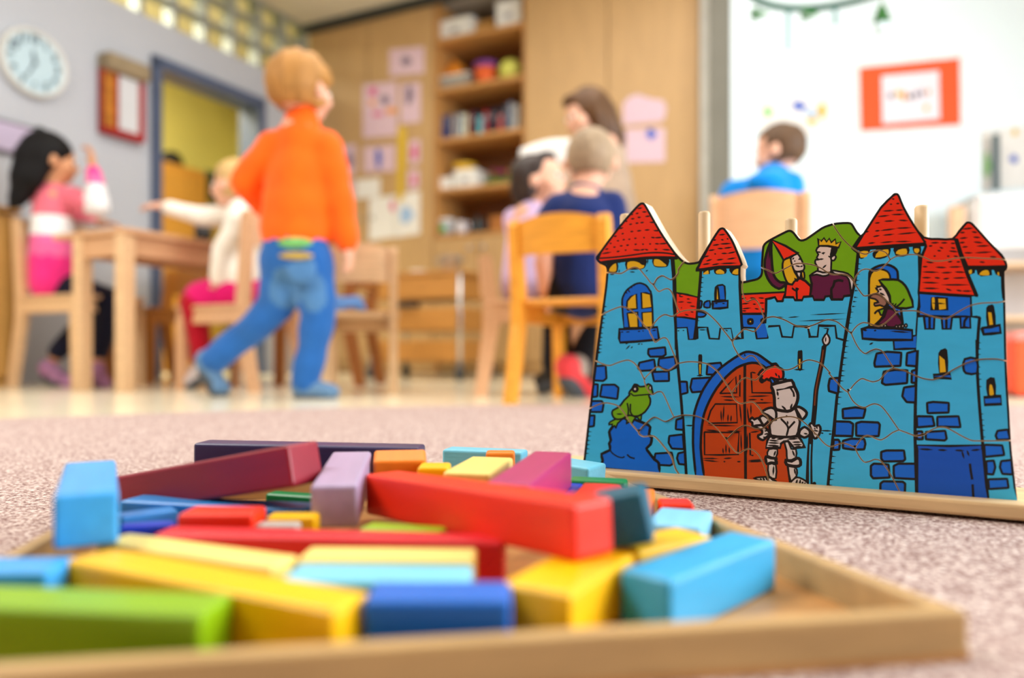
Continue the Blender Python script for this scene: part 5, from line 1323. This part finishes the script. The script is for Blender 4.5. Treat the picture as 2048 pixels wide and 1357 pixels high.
def hand(b, wrist, d, nrm, side, k=1.0, curl=.5):
    """palm, four fingers and a thumb leaving the side of the palm"""
    d = Vector(d).normalized(); nrm = Vector(nrm); nrm = (nrm - d * nrm.dot(d)).normalized(); sd = d.cross(nrm) * side
    w = Vector(wrist); pc = w + d * .032 * k
    R = Matrix((sd, d, nrm)).transposed()
    b.ball(pc, (.026 * k, .034 * k, .013 * k), 14, rot=R)
    cap(b, w, .016 * k, pc, .016 * k)
    for i, ln in enumerate((.034, .040, .037, .028)):
        base = pc + d * .028 * k + sd * (-.0195 + .013 * i) * k
        q = base + (d * math.cos(curl * .6) + nrm * math.sin(curl * .6)) * ln * .55 * k
        e = q + (d * math.cos(curl * 1.7) + nrm * math.sin(curl * 1.7)) * ln * .55 * k
        cap(b, base, .0072 * k, q, .0066 * k, 8); cap(b, q, .0066 * k, e, .0056 * k, 8)
    t0 = w + d * .018 * k - sd * .020 * k; t1 = t0 + (d * .6 - sd * .75 + nrm * .3).normalized() * .022 * k; t2 = t1 + (d * .9 - sd * .2 + nrm * .4).normalized() * .020 * k
    cap(b, t0, .010 * k, t1, .008 * k, 8); cap(b, t1, .008 * k, t2, .0065 * k, 8)
def head(b, par, c, fdir, k=1.0, lean=0.0):
    """skull, jaw, nose, ears into the body shape b; eyes and mouth as children of par; returns frame"""
    fd = Vector((fdir[0], fdir[1], lean)).normalized(); r = fd.cross(Vector((0, 0, 1))).normalized(); up = r.cross(fd)
    R = Matrix((r, fd, up)).transposed(); c = Vector(c)
    P = lambda x, y, z: c + R @ Vector((x * k, y * k, z * k))
    b.ball(P(0, -.008, .018), (.074 * k, .088 * k, .082 * k), 20, rot=R)
    b.ball(P(0, .028, -.040), (.054 * k, .054 * k, .050 * k), 16, rot=R)
    b.ball(P(0, .046, -.066), (.026 * k, .026 * k, .020 * k), 12, rot=R)
    b.ball(P(0, .086, -.022), (.012 * k, .014 * k, .014 * k), 10, rot=R)
    for s in (-1, 1):
        b.ball(P(s * .046, .048, -.028), (.024 * k, .024 * k, .024 * k), 10, rot=R)
        b.ball(P(s * .079, -.006, -.012), (.010 * k, .018 * k, .025 * k), 12, rot=R)
    return P, R, k
def face(par, fr):
    P, R, k = fr; Wi = world_of(par).inverted()
    for s in (-1, 1):
        e = MB(); e.ball(P(s * .031, .0735, .002), (.013 * k, .007 * k, .0085 * k), 10, rot=R); e = e.build('eye', EYE, par, True, Wi)
        q = MB(); q.ball(P(s * .031, .0795, .002), (.0065 * k, .003 * k, .0068 * k), 8, rot=R); q.build('iris', IRIS, e, True)
    m = MB(); m.ball(P(0, .0715, -.052), (.019 * k, .006 * k, .005 * k), 10, rot=R); m.build('mouth', LIP, par, True, Wi)
def short_hair(par, fr, m, thick=1.08, front=.40, nape=-.85, seed=0, tuft=.05):
    P, R, k = fr; b = MB(); n = 36; b.ball((0, 0, 0), 1.0, n)
    rr = random.Random(seed); out = []
    for v in b.v:
        d = Vector(v).normalized(); base = Vector((.074 * d.x, .088 * d.y, .082 * d.z))
        s = thick + tuft * (math.sin(9 * d.x + 5 * d.z + seed) * math.sin(11 * d.y - 4 * d.z))
        hide = (d.y > front and d.z < .42) or (d.z < nape) or (abs(d.x) > .80 and d.y > -.10 and d.z < -.05)
        if hide: s = .86
        out.append(P(*(base * s + Vector((0, -.008, .018)))))
    b.v = [tuple(q) for q in out]
    o = b.build('hair', m, par, True, world_of(par).inverted())
    return o
def person(label, base, group=None):
    return thing('person', label, 'person', base)
def shoe(par, heel, toe, m, sole, k=1.0, name='shoe'):
    heel = Vector(heel); toe = Vector(toe); d = (toe - heel).normalized()
    b = MB(); b.ball(heel + Vector((0, 0, .012)), (.034 * k, .034 * k, .036 * k), 12); cap(b, heel, .030 * k, toe, .026 * k); b.ball(toe, (.034 * k, .034 * k, .024 * k), 12)
    cap(b, heel + Vector((0, 0, .02)), .028 * k, heel * .45 + toe * .55 + Vector((0, 0, .006)), .028 * k)
    o = fuse(b, name, m, par, .010, 3)
    lo = Vector((0, 0, -.022 * k)); s = MB(); cap(s, heel + lo, .026 * k, toe + lo, .026 * k, 12)
    so = fuse(s, 'sole', sole, par, .010, 1)
    so.parent = o
    so.matrix_basis = Matrix.Identity(4)
    return o
SOLE = mat('shoe_sole', rgb(70, 76, 84), .7)

# ---- boy in the orange fleece, walking
Yb = 2.47
P_ = lambda x, y, dy=0.0: px(x, y, Yb + dy)
pb = person('boy walking in an orange fleece and blue jeans, seen from behind', Vector((P_(600, 790).x, Yb, 0)))
b = MB()
fr = head(b, pb, P_(603, 182), (.50, .87), 1.12)
chain(b, [(P_(604, 205), .046), (P_(602, 262), .046)]); chain(b, [(P_(602, 270), .07), (P_(592, 480), .085)])
chain(b, [(P_(655, 300), .038), (P_(679, 395), .032), (P_(696, 482), .025)]); hand(b, P_(697, 492), (.06, .02, -1), (-1, .3, 0), -1, 1.0, .7)
chain(b, [(P_(532, 300), .038), (P_(490, 365), .032), (P_(532, 420, .10), .025)]); hand(b, P_(536, 424, .11), (.8, .3, -.3), (0, .5, -1), 1, 1.0, .6)
chain(b, [(P_(618, 515), .06), (P_(637, 628), .045), (P_(612, 752), .034)]); chain(b, [(P_(566, 515), .06), (P_(556, 612, .03), .045), (P_(428, 722, .10), .034)])
fuse(b, 'body', SKIN, pb, .0078, 3); face(pb, fr)
b = MB()
chain(b, [(P_(600, 285), .078), (P_(596, 360), .098), (P_(590, 440), .112), (P_(590, 472), .112)])
chain(b, [(P_(545, 300), .056), (P_(652, 298), .060)]); chain(b, [(P_(545, 298), .058), (P_(492, 362), .052), (P_(530, 416, .10), .038)])
chain(b, [(P_(655, 302), .060), (P_(677, 395), .052), (P_(692, 470), .042), (P_(694, 484), .041)])
chain(b, [(P_(604, 234), .056), (P_(600, 285), .072)]); b.ball(P_(590, 462, -.05), (.075, .05, .05), 14)
fuse(b, 'fleece_jacket', cloth('orange_fleece', 255, 100, 16), pb, .0120, 4, noise=.004)
b = MB()
cap(b, P_(590, 470), .108, P_(590, 510), .106)
chain(b, [(P_(618, 515), .080), (P_(637, 628), .060), (P_(626, 700), .051), (P_(612, 760), .050)])
chain(b, [(P_(566, 515), .080), (P_(556, 610, .03), .062), (P_(490, 672, .07), .052), (P_(426, 720, .10), .049)])
def jean(c):
    x = (c.x / c.y) * F + CX; y = HY - (c.z - H) / c.y * F
    return 1 if (math.hypot((x - 572) / 34, (y - 575) / 44) < 1 or math.hypot((x - 628) / 26, (y - 585) / 40) < 1) and c.y < Yb + .02 else 0
fuse(b, 'jeans', [cloth('denim', 40, 100, 176), cloth('denim_worn', 78, 126, 178)], pb, .0120, 3, noise=.004, colour=jean)
b = MB(); b.ball(P_(590, 486, -.105), (.056, .010, .017), 16); b.build('pocket_badge', mat('badge_green', rgb(120, 190, 110), .7, .2, .3, 60), pb, True, world_of(pb).inverted())
b = MB(); b.ball(P_(602, 538, -.088), (.050, .010, .046), 16); b.build('back_pocket', cloth('denim_worn', 78, 126, 178), pb, True, world_of(pb).inverted())
b = MB(); b.ball(P_(592, 512, -.100), (.056, .010, .012), 16); b.build('pocket_badge', mat('badge_ochre', rgb(190, 160, 70), .7, .2, .3, 60), pb, True, world_of(pb).inverted())
short_hair(pb, fr, mat('hair_ginger', rgb(172, 122, 62), .6, .3, .25, 40, (1, 1, .3)), 1.20, .50, -.85, 3, .07)
SH_BLUE = cloth('shoe_blue', 96, 130, 166)
shoe(pb, P_(604, 778), P_(658, 784), SH_BLUE, SOLE, 1.15); shoe(pb, P_(412, 728, .10), P_(440, 776, .11), SH_BLUE, SOLE, 1.15)

# ---- girl in pink stripes, seated at the left
Yg = 3.20
G_ = lambda x, y, dy=0.0: px(x, y, Yg + dy)
pg = person('girl with long black hair in a pink and white striped jumper, seated at the left', Vector((G_(110, 700).x, Yg, .39)))
b = MB()
fr = head(b, pg, G_(104, 322), (.78, .62), 1.08)
chain(b, [(G_(104, 345), .040), (G_(104, 385), .042)]); chain(b, [(G_(106, 395), .065), (G_(106, 555), .08)])
chain(b, [(G_(148, 396), .034), (G_(198, 414, -.03), .028), (G_(186, 340, -.03), .022)]); hand(b, G_(185, 332, -.03), (-.1, 0, 1), (-.6, -.5, 0), 1, 1.0, .9)
chain(b, [(G_(88, 398, .12), .034), (G_(150, 440, .16), .028), (G_(200, 446, .14), .022)]); hand(b, G_(203, 447, .14), (1, -.2, -.05), (0, 0, -1), 1, 1.0, .5)
chain(b, [(G_(110, 566), .06), (G_(222, 604, -.06), .045), (G_(196, 716, .0), .032)]); chain(b, [(G_(118, 566, .08), .06), (G_(214, 600, .08), .045), (G_(112, 712, .06), .032)])
fuse(b, 'body', SKIN2, pg, .0078, 3); face(pg, fr)
b = MB()
chain(b, [(G_(104, 392), .066), (G_(104, 440), .080), (G_(106, 520), .094), (G_(112, 566), .104)])
chain(b, [(G_(84, 398, .08), .05), (G_(146, 396), .052)]); chain(b, [(G_(148, 398), .05), (G_(198, 414, -.03), .046), (G_(187, 345, -.03), .032)])
chain(b, [(G_(88, 398, .12), .05), (G_(150, 440, .16), .042), (G_(188, 446, .14), .032)])
zj = lambda y: G_(0, y).z
def stripe(c):
    x = (c.x / c.y) * F + CX
    if x > 168 and c.y < Yg + .06:
        return 1 if c.z < zj(372) else (0 if c.z > zj(352) else 3)
    if c.z > zj(436): return 2
    if c.z > zj(476): return 1
    if c.z > zj(516): return 3
    return 0
fuse(b, 'striped_jumper', [cloth('pink_hot', 240, 50, 138), cloth('stripe_white', 238, 240, 244), cloth('pink_salmon', 226, 112, 132), cloth('pink_mid', 240, 106, 166)], pg, .0120, 3, stripe)
b = MB()
cap(b, G_(112, 572), .085, G_(125, 572, .06), .085); chain(b, [(G_(120, 574), .078), (G_(222, 604, -.06), .058), (G_(198, 706, .0), .042)]); chain(b, [(G_(124, 574, .08), .078), (G_(214, 602, .08), .058), (G_(116, 704, .06), .042)])
fuse(b, 'leggings', cloth('navy_dark', 18, 20, 42), pg, .0120, 3)
HB = mat('hair_black', rgb(12, 10, 12), .65, .2, .3, 40, (1, 1, .3))
b = MB(); P, R, k = fr
b.ball(P(0, -.022, .030), (.090 * k, .096 * k, .088 * k), 18, rot=R)
chain(b, [(P(0, -.06, .0), .080), (P(0, -.085, -.09), .066), (P(.0, -.115, -.17), .036), (P(0, -.135, -.20), .014)]); chain(b, [(P(-.06, -.02, 0), .040), (P(-.062, -.03, -.09), .03)])
chain(b, [(P(.06, -.03, 0), .036), (P(.05, -.06, -.10), .03)]); b.ball(P(-.02, -.04, .11), .03, 12)
fuse(b, 'hair', HB, pg, .0120, 3, noise=.003)
SH_PUR = mat('shoe_purple', rgb(170, 120, 160), .6, .3, .5, 30)
shoe(pg, G_(94, 742, .06), G_(140, 768, .03), SH_PUR, SOLE, 1.1); shoe(pg, G_(192, 742, .0), G_(206, 768, -.06), SH_PUR, SOLE, 1.1)

# ---- child in white
Yw = 3.02
W_ = lambda x, y, dy=0.0: px(x, y, Yw + dy)
pw = person('child in white top and magenta skirt reaching over the table behind the boy', Vector((W_(490, 700).x, Yw, .38)))
b = MB()
fr = head(b, pw, W_(468, 372, .05), (-.92, .30), 1.0)
chain(b, [(W_(476, 392, .05), .038), (W_(484, 425, .04), .04)]); chain(b, [(W_(488, 435, .03), .062), (W_(492, 565), .08)])
chain(b, [(W_(482, 430, .10), .034), (W_(402, 434, .06), .028), (W_(332, 414, .04), .022)]); hand(b, W_(326, 412, .04), (-1, .1, .05), (0, .2, -1), -1, 1.0, .6)
chain(b, [(W_(478, 440, -.08), .034), (W_(444, 505, -.08), .028), (W_(438, 556, -.06), .022)]); hand(b, W_(437, 560, -.06), (-.2, 0, -1), (-1, 0, 0), 1, .95, .6)
chain(b, [(W_(486, 596, -.05), .045), (W_(392, 604, -.02), .038), (W_(404, 720, .0), .032)]); chain(b, [(W_(486, 596, .08), .045), (W_(388, 604, .12), .038), (W_(398, 720, .12), .032)])
fuse(b, 'body', SKIN, pw, .0078, 3); face(pw, fr)
b = MB()
chain(b, [(W_(486, 428, .02), .066), (W_(490, 480, .02), .086), (W_(494, 560), .092)])
chain(b, [(W_(480, 430, .10), .05), (W_(402, 434, .06), .042), (W_(340, 416, .04), .032)]); chain(b, [(W_(478, 442, -.08), .05), (W_(444, 505, -.08), .042), (W_(438, 560, -.06), .036)])
fuse(b, 'white_top', cloth('white_top', 240, 236, 226), pw, .0120, 3, noise=.003)
b = MB(); cap(b, W_(500, 590), .100, W_(405, 600, .0), .078); cap(b, W_(500, 590, .06), .09, W_(402, 600, .10), .076)
fuse(b, 'skirt', cloth('magenta_skirt', 216, 20, 110), pw, .0120, 3)
b = MB(); chain(b, [(W_(470, 600, -.02), .06), (W_(388, 606, -.02), .056), (W_(404, 716, .0), .038)]); chain(b, [(W_(470, 600, .12), .06), (W_(384, 606, .12), .056), (W_(398, 716, .12), .038)])
fuse(b, 'tights', cloth('red_tights', 170, 12, 36), pw, .0120, 3)
short_hair(pw, fr, mat('hair_blond', rgb(206, 170, 112), .6, .3, .2, 40), 1.10, .42, -.85, 5)
shoe(pw, W_(408, 742, .0), W_(374, 764, .0), mat('shoe_white', rgb(200, 190, 190), .6), SOLE, 1.0); shoe(pw, W_(402, 742, .12), W_(372, 762, .12), MATS['shoe_white'], SOLE, 1.0)

# ---- boy in navy on the golden yellow chair
Yn = 2.36
N_ = lambda x, y, dy=0.0: px(x, y, Yn + dy)
pn = person('boy in navy with short ash blond hair sitting on the golden yellow chair', Vector((N_(1165, 700).x, Yn, .33)))
b = MB()
fr = head(b, pn, N_(1181, 322, .03), (.05, 1.0), 1.0)
chain(b, [(N_(1180, 345, .02), .042), (N_(1174, 392, .01), .045)]); chain(b, [(N_(1168, 410), .07), (N_(1164, 575, .03), .09)])
chain(b, [(N_(1108, 432), .036), (N_(1087, 525, -.02), .030), (N_(1091, 580, .0), .024)]); hand(b, N_(1092, 583, .0), (0, .35, -.6), (1, 0, 0), 1, .8, .3)
chain(b, [(N_(1222, 430), .036), (N_(1236, 500, .10), .030), (N_(1205, 520, .26), .024)]); hand(b, N_(1203, 521, .27), (-.3, 1, 0), (0, 0, -1), -1, .95, .4)
chain(b, [(N_(1130, 584, .03), .07), (N_(1122, 588, .30), .05), (N_(1106, 730, .26), .034)]); chain(b, [(N_(1192, 584, .03), .07), (N_(1196, 588, .30), .05), (N_(1160, 730, .22), .034)])
fuse(b, 'body', SKIN, pn, .0078, 3); face(pn, fr)
b = MB()
chain(b, [(N_(1170, 402), .062), (N_(1166, 440), .098), (N_(1162, 520, .02), .106), (N_(1162, 572, .03), .108)])
chain(b, [(N_(1114, 420), .054), (N_(1222, 416), .054)]); chain(b, [(N_(1110, 426), .054), (N_(1094, 485), .050)]); chain(b, [(N_(1222, 424), .054), (N_(1234, 480, .06), .048)])
fuse(b, 'navy_shirt', cloth('navy_shirt', 22, 40, 96), pn, .0120, 3, noise=.004)
b = MB(); cap(b, N_(1135, 578, .03), .088, N_(1190, 578, .03), .088); chain(b, [(N_(1130, 580, .04), .08), (N_(1122, 592, .30), .062), (N_(1108, 728, .26), .046)]); chain(b, [(N_(1192, 580, .04), .08), (N_(1196, 592, .30), .062), (N_(1162, 722, .22), .048)])
fuse(b, 'trousers', cloth('black_trousers', 14, 14, 22), pn, .0120, 3)
short_hair(pn, fr, mat('hair_ash', rgb(160, 138, 112), .6, .3, .2, 40), 1.05, .45, -.86, 8, .03)
SLIP = cloth('coral_slipper', 226, 70, 76)
b = MB(); cap(b, N_(1158, 725, .20), .036, N_(1156, 742, .18), .038); fuse(b, 'sock', cloth('sock_grey', 170, 160, 150), pn, .0120, 2)
shoe(pn, N_(1136, 742, .16), N_(1168, 782, .20), SLIP, SOLE, 1.35, 'slipper'); shoe(pn, N_(1104, 752, .30), N_(1086, 762, .36), BLACK, SOLE, 1.1)

# ---- dark haired child in lilac
Yl = 2.74
L_ = lambda x, y, dy=0.0: px(x, y, Yl + dy)
pl = person('dark haired child in lilac turning to the right, left of the boy in navy', Vector((L_(1052, 700).x, Yl, .34)))
b = MB()
fr = head(b, pl, L_(1083, 364), (.86, -.35), 1.0, .12)
chain(b, [(L_(1076, 388), .038), (L_(1064, 425), .04)]); chain(b, [(L_(1058, 435), .06), (L_(1050, 570), .08)])
chain(b, [(L_(1030, 440, .05), .034), (L_(1040, 520, .10), .028), (L_(1090, 545, .16), .022)]); hand(b, L_(1094, 546, .16), (1, .1, 0), (0, 0, -1), 1, .95, .4)
chain(b, [(L_(1084, 440, -.05), .034), (L_(1100, 515, -.06), .028), (L_(1136, 540, .02), .022)]); hand(b, L_(1139, 541, .02), (1, .3, 0), (0, 0, -1), -1, .95, .4)
chain(b, [(L_(1050, 585), .062), (L_(1130, 590, .03), .045), (L_(1126, 725, .03), .032)]); chain(b, [(L_(1046, 585, .1), .062), (L_(1130, 590, .14), .045), (L_(1126, 722, .14), .032)])
fuse(b, 'body', SKIN, pl, .0078, 3); face(pl, fr)
b = MB(); chain(b, [(L_(1064, 428), .058), (L_(1056, 480), .082), (L_(1050, 575), .092)]); chain(b, [(L_(1030, 440, .05), .048), (L_(1040, 515, .09), .040)]); chain(b, [(L_(1084, 440, -.04), .048), (L_(1098, 505, -.05), .040)])
fuse(b, 'lilac_top', cloth('lilac_top', 214, 188, 226), pl, .0120, 3)
b = MB(); cap(b, L_(1050, 580), .082, L_(1048, 580, .1), .08); chain(b, [(L_(1052, 585), .07), (L_(1130, 594, .03), .056), (L_(1126, 735, .03), .042)]); chain(b, [(L_(1050, 585, .1), .07), (L_(1130, 594, .14), .056), (L_(1126, 732, .14), .042)])
fuse(b, 'trousers', cloth('plum_trousers', 70, 50, 90), pl, .0120, 3)
HD = mat('hair_dark', rgb(46, 32, 28), .5, .4, .3, 40)
b = MB(); P, R, k = fr
b.ball(P(0, -.030, .030), (.088 * k, .088 * k, .084 * k), 18, rot=R); chain(b, [(P(.0, -.06, 0), .066), (P(0, -.06, -.06), .052)]); chain(b, [(P(.065, -.025, .02), .03), (P(.066, -.03, -.045), .024)]); chain(b, [(P(-.065, -.025, .02), .03), (P(-.066, -.03, -.045), .024)]); b.ball(P(0, .035, .085), (.06, .035, .02), 14, rot=R)
fuse(b, 'hair', HD, pl, .0120, 3, noise=.003)
shoe(pl, L_(1120, 752, .03), L_(1152, 756, .03), SH_PUR, SOLE, 1.0); shoe(pl, L_(1120, 748, .14), L_(1150, 752, .14), SH_PUR, SOLE, 1.0)

# ---- long haired person in beige at the back
Ya = 3.32
A_ = lambda x, y, dy=0.0: px(x, y, Ya + dy)
pa = person('person with long brown hair in a beige top looking down at a white sheet', Vector((A_(1215, 700).x, Ya, 0)))
b = MB()
fr = head(b, pa, A_(1172, 232), (-.94, -.30), 1.08, -.25)
chain(b, [(A_(1184, 255), .042), (A_(1196, 288), .046)]); chain(b, [(A_(1204, 300), .08), (A_(1218, 470), .10)])
chain(b, [(A_(1180, 308, -.10), .040), (A_(1176, 390, -.14), .034), (A_(1120, 345, -.12), .026)]); hand(b, A_(1116, 342, -.12), (-1, 0, .5), (0, .3, -1), 1, 1.05, .8)
chain(b, [(A_(1230, 308, .08), .040), (A_(1235, 400, .06), .034), (A_(1180, 360, .02), .026)]); hand(b, A_(1176, 358, .02), (-1, -.1, .3), (0, .3, -1), -1, 1.05, .8)
chain(b, [(A_(1200, 500, -.05), .08), (A_(1200, 620, -.05), .06), (A_(1204, 745, -.05), .045)]); chain(b, [(A_(1236, 500, .05), .08), (A_(1236, 620, .05), .06), (A_(1236, 742, .05), .045)])
fuse(b, 'body', SKIN, pa, .0078, 3); face(pa, fr)
b = MB(); chain(b, [(A_(1198, 290), .07), (A_(1206, 330), .11), (A_(1216, 420), .125), (A_(1220, 520), .14)]); chain(b, [(A_(1184, 306, -.09), .06), (A_(1178, 388, -.14), .05), (A_(1130, 350, -.12), .038)]); chain(b, [(A_(1228, 306, .07), .06), (A_(1234, 398, .06), .05), (A_(1190, 365, .02), .038)])
fuse(b, 'beige_top', cloth('beige_top', 178, 154, 132), pa, .0120, 3, noise=.003)
b = MB(); chain(b, [(A_(1204, 510, -.05), .10), (A_(1200, 620, -.05), .075), (A_(1204, 748, -.05), .06)]); chain(b, [(A_(1234, 510, .05), .10), (A_(1236, 620, .05), .075), (A_(1236, 745, .05), .06)])
fuse(b, 'trousers', cloth('grey_trousers', 84, 84, 92), pa, .0120, 3)
HBR = mat('hair_brown', rgb(92, 60, 30), .5, .4, .3, 40, (1, 1, .3))
b = MB(); P, R, k = fr
b.ball(P(0, -.022, .030), (.088 * k, .096 * k, .090 * k), 18, rot=R); chain(b, [(P(0, -.06, 0), .078), (P(.0, -.09, -.10), .066), (P(0, -.07, -.18), .046)]); chain(b, [(P(.066, -.01, .03), .034), (P(.07, -.02, -.08), .03), (P(.06, -.02, -.17), .024)]); chain(b, [(P(-.066, -.01, .03), .034), (P(-.07, -.02, -.08), .03), (P(-.06, -.02, -.17), .024)]); b.ball(P(0, .055, .07), (.06, .035, .03), 14, rot=R)
fuse(b, 'hair', HBR, pa, .0120, 3, noise=.003)
shoe(pa, A_(1212, 762, -.05), A_(1178, 764, -.08), BLACK, SOLE, 1.2); shoe(pa, A_(1240, 760, .05), A_(1206, 762, .02), BLACK, SOLE, 1.2)
t = thing('drawing_sheet', 'large white sheet held up by the long haired person', 'paper', A_(1095, 335, -.12))
b = MB(); N = 8
q = [[A_(1040 + 108 * i / N - 6 * j / 4, 298 - 20 * i / N + 52 * j / 4 - 8 * math.sin(math.pi * i / N), -.10 - .05 * i / N + .01 * math.sin(3 * i / N)) for i in range(N + 1)] for j in range(5)]
vs = [p for r in q for p in r]; b.add(vs, [(j * (N + 1) + i, j * (N + 1) + i + 1, (j + 1) * (N + 1) + i + 1, (j + 1) * (N + 1) + i) for j in range(4) for i in range(N)])
o = b.build('sheet', PAPER, t, True, world_of(t).inverted()); sm = o.modifiers.new('thickness', 'SOLIDIFY'); sm.thickness = .0015

# ---- boy in blue on the peach chair
Yr = 2.96
B_ = lambda x, y, dy=0.0: px(x, y, Yr + dy)
pr = person('boy with short brown hair in a bright blue hooded top on the peach chair', Vector((B_(1518, 700).x, Yr, .39)))
b = MB()
fr = head(b, pr, B_(1558, 304), (-.80, .58), 1.05, -.1)
chain(b, [(B_(1554, 325), .042), (B_(1545, 358), .045)]); chain(b, [(B_(1536, 370), .07), (B_(1516, 560), .09)])
chain(b, [(B_(1462, 388, .03), .038), (B_(1440, 450, .12), .032), (B_(1450, 470, .28), .024)]); hand(b, B_(1451, 471, .29), (.1, 1, 0), (0, 0, -1), 1, 1.0, .4)
chain(b, [(B_(1580, 380, .0), .038), (B_(1596, 450, .08), .032), (B_(1570, 475, .24), .024)]); hand(b, B_(1569, 476, .25), (-.2, 1, 0), (0, 0, -1), -1, 1.0, .4)
chain(b, [(B_(1490, 575, .03), .07), (B_(1490, 580, .30), .05), (B_(1488, 720, .30), .034)]); chain(b, [(B_(1545, 575, .03), .07), (B_(1548, 580, .30), .05), (B_(1548, 720, .30), .034)])
fuse(b, 'body', SKIN, pr, .0078, 3); face(pr, fr)
b = MB(); chain(b, [(B_(1546, 358), .07), (B_(1530, 420), .115), (B_(1518, 555), .115)]); chain(b, [(B_(1476, 388, .02), .058), (B_(1578, 372), .058)]); chain(b, [(B_(1470, 388, .03), .058), (B_(1440, 450, .12), .046), (B_(1448, 468, .24), .036)]); chain(b, [(B_(1580, 378), .058), (B_(1596, 450, .08), .048), (B_(1574, 472, .22), .036)])
b.ball(B_(1535, 362, -.07), (.085, .05, .045), 16)
fuse(b, 'hooded_top', cloth('bright_blue', 14, 136, 226), pr, .0120, 3, noise=.005)
b = MB(); cap(b, B_(1495, 565, .03), .095, B_(1540, 565, .03), .095); chain(b, [(B_(1490, 572, .04), .08), (B_(1490, 584, .30), .06), (B_(1488, 728, .30), .045)]); chain(b, [(B_(1545, 572, .04), .08), (B_(1548, 584, .30), .06), (B_(1548, 728, .30), .045)])
fuse(b, 'jeans', cloth('denim', 40, 100, 176), pr, .0120, 3)
short_hair(pr, fr, mat('hair_midbrown', rgb(96, 72, 52), .6, .3, .25, 40), 1.08, .42, -.85, 4, .05)
shoe(pr, B_(1490, 752, .30), B_(1490, 755, .40), BLACK, SOLE, 1.1); shoe(pr, B_(1548, 752, .30), B_(1548, 755, .40), BLACK, SOLE, 1.1)

# ---- person in the hall, only the dark hair shows above the cabinet
ht, hzz = on_left(342, 334, -1.46)
hp = room(-1.46, ht, 0)
ph = person('person with dark hair in the hall, hidden behind the orange-brown cabinet', hp)
b = MB(); c = Vector((hp.x, hp.y, hzz))
fr = head(b, ph, c, (-.5, .85), 1.1)
Z = lambda x, z: hp + Vector((x, 0, z))
chain(b, [(c - Vector((0, 0, .03)), .045), (Z(0, hzz - .14), .05)]); chain(b, [(Z(0, hzz - .20), .085), (Z(0, hzz - .60), .10)])
for s in (-1, 1): chain(b, [(Z(s * .12, hzz - .19), .045), (Z(s * .15, hzz - .42), .036), (Z(s * .15, hzz - .62), .028)]); hand(b, Z(s * .15, hzz - .63), (0, 0, -1), (-s, 0, 0), s, 1.1, .5); chain(b, [(Z(s * .06, hzz - .66), .075), (Z(s * .06, .40), .055), (Z(s * .06, .07), .04)])
fuse(b, 'body', SKIN2, ph, .0078, 3); face(ph, fr)
b = MB(); chain(b, [(Z(0, hzz - .20), .10), (Z(0, hzz - .62), .115)]); 
for s in (-1, 1): chain(b, [(Z(s * .11, hzz - .19), .055), (Z(s * .15, hzz - .42), .046), (Z(s * .15, hzz - .58), .038)])
fuse(b, 'jumper', cloth('hall_jumper', 120, 70, 40), ph, .0120, 3)
b = MB()
for s in (-1, 1): chain(b, [(Z(s * .06, hzz - .64), .095), (Z(s * .06, .40), .07), (Z(s * .06, .09), .055)])
fuse(b, 'trousers', cloth('black_trousers', 14, 14, 22), ph, .0120, 3)
short_hair(ph, fr, HB, 1.14, .42, -.85, 2)
for s in (-1, 1): shoe(ph, Z(s * .06, .036), Z(s * .06, .034) + Vector((.04, -.08, 0)), BLACK, SOLE, 1.2)
finish_fused()
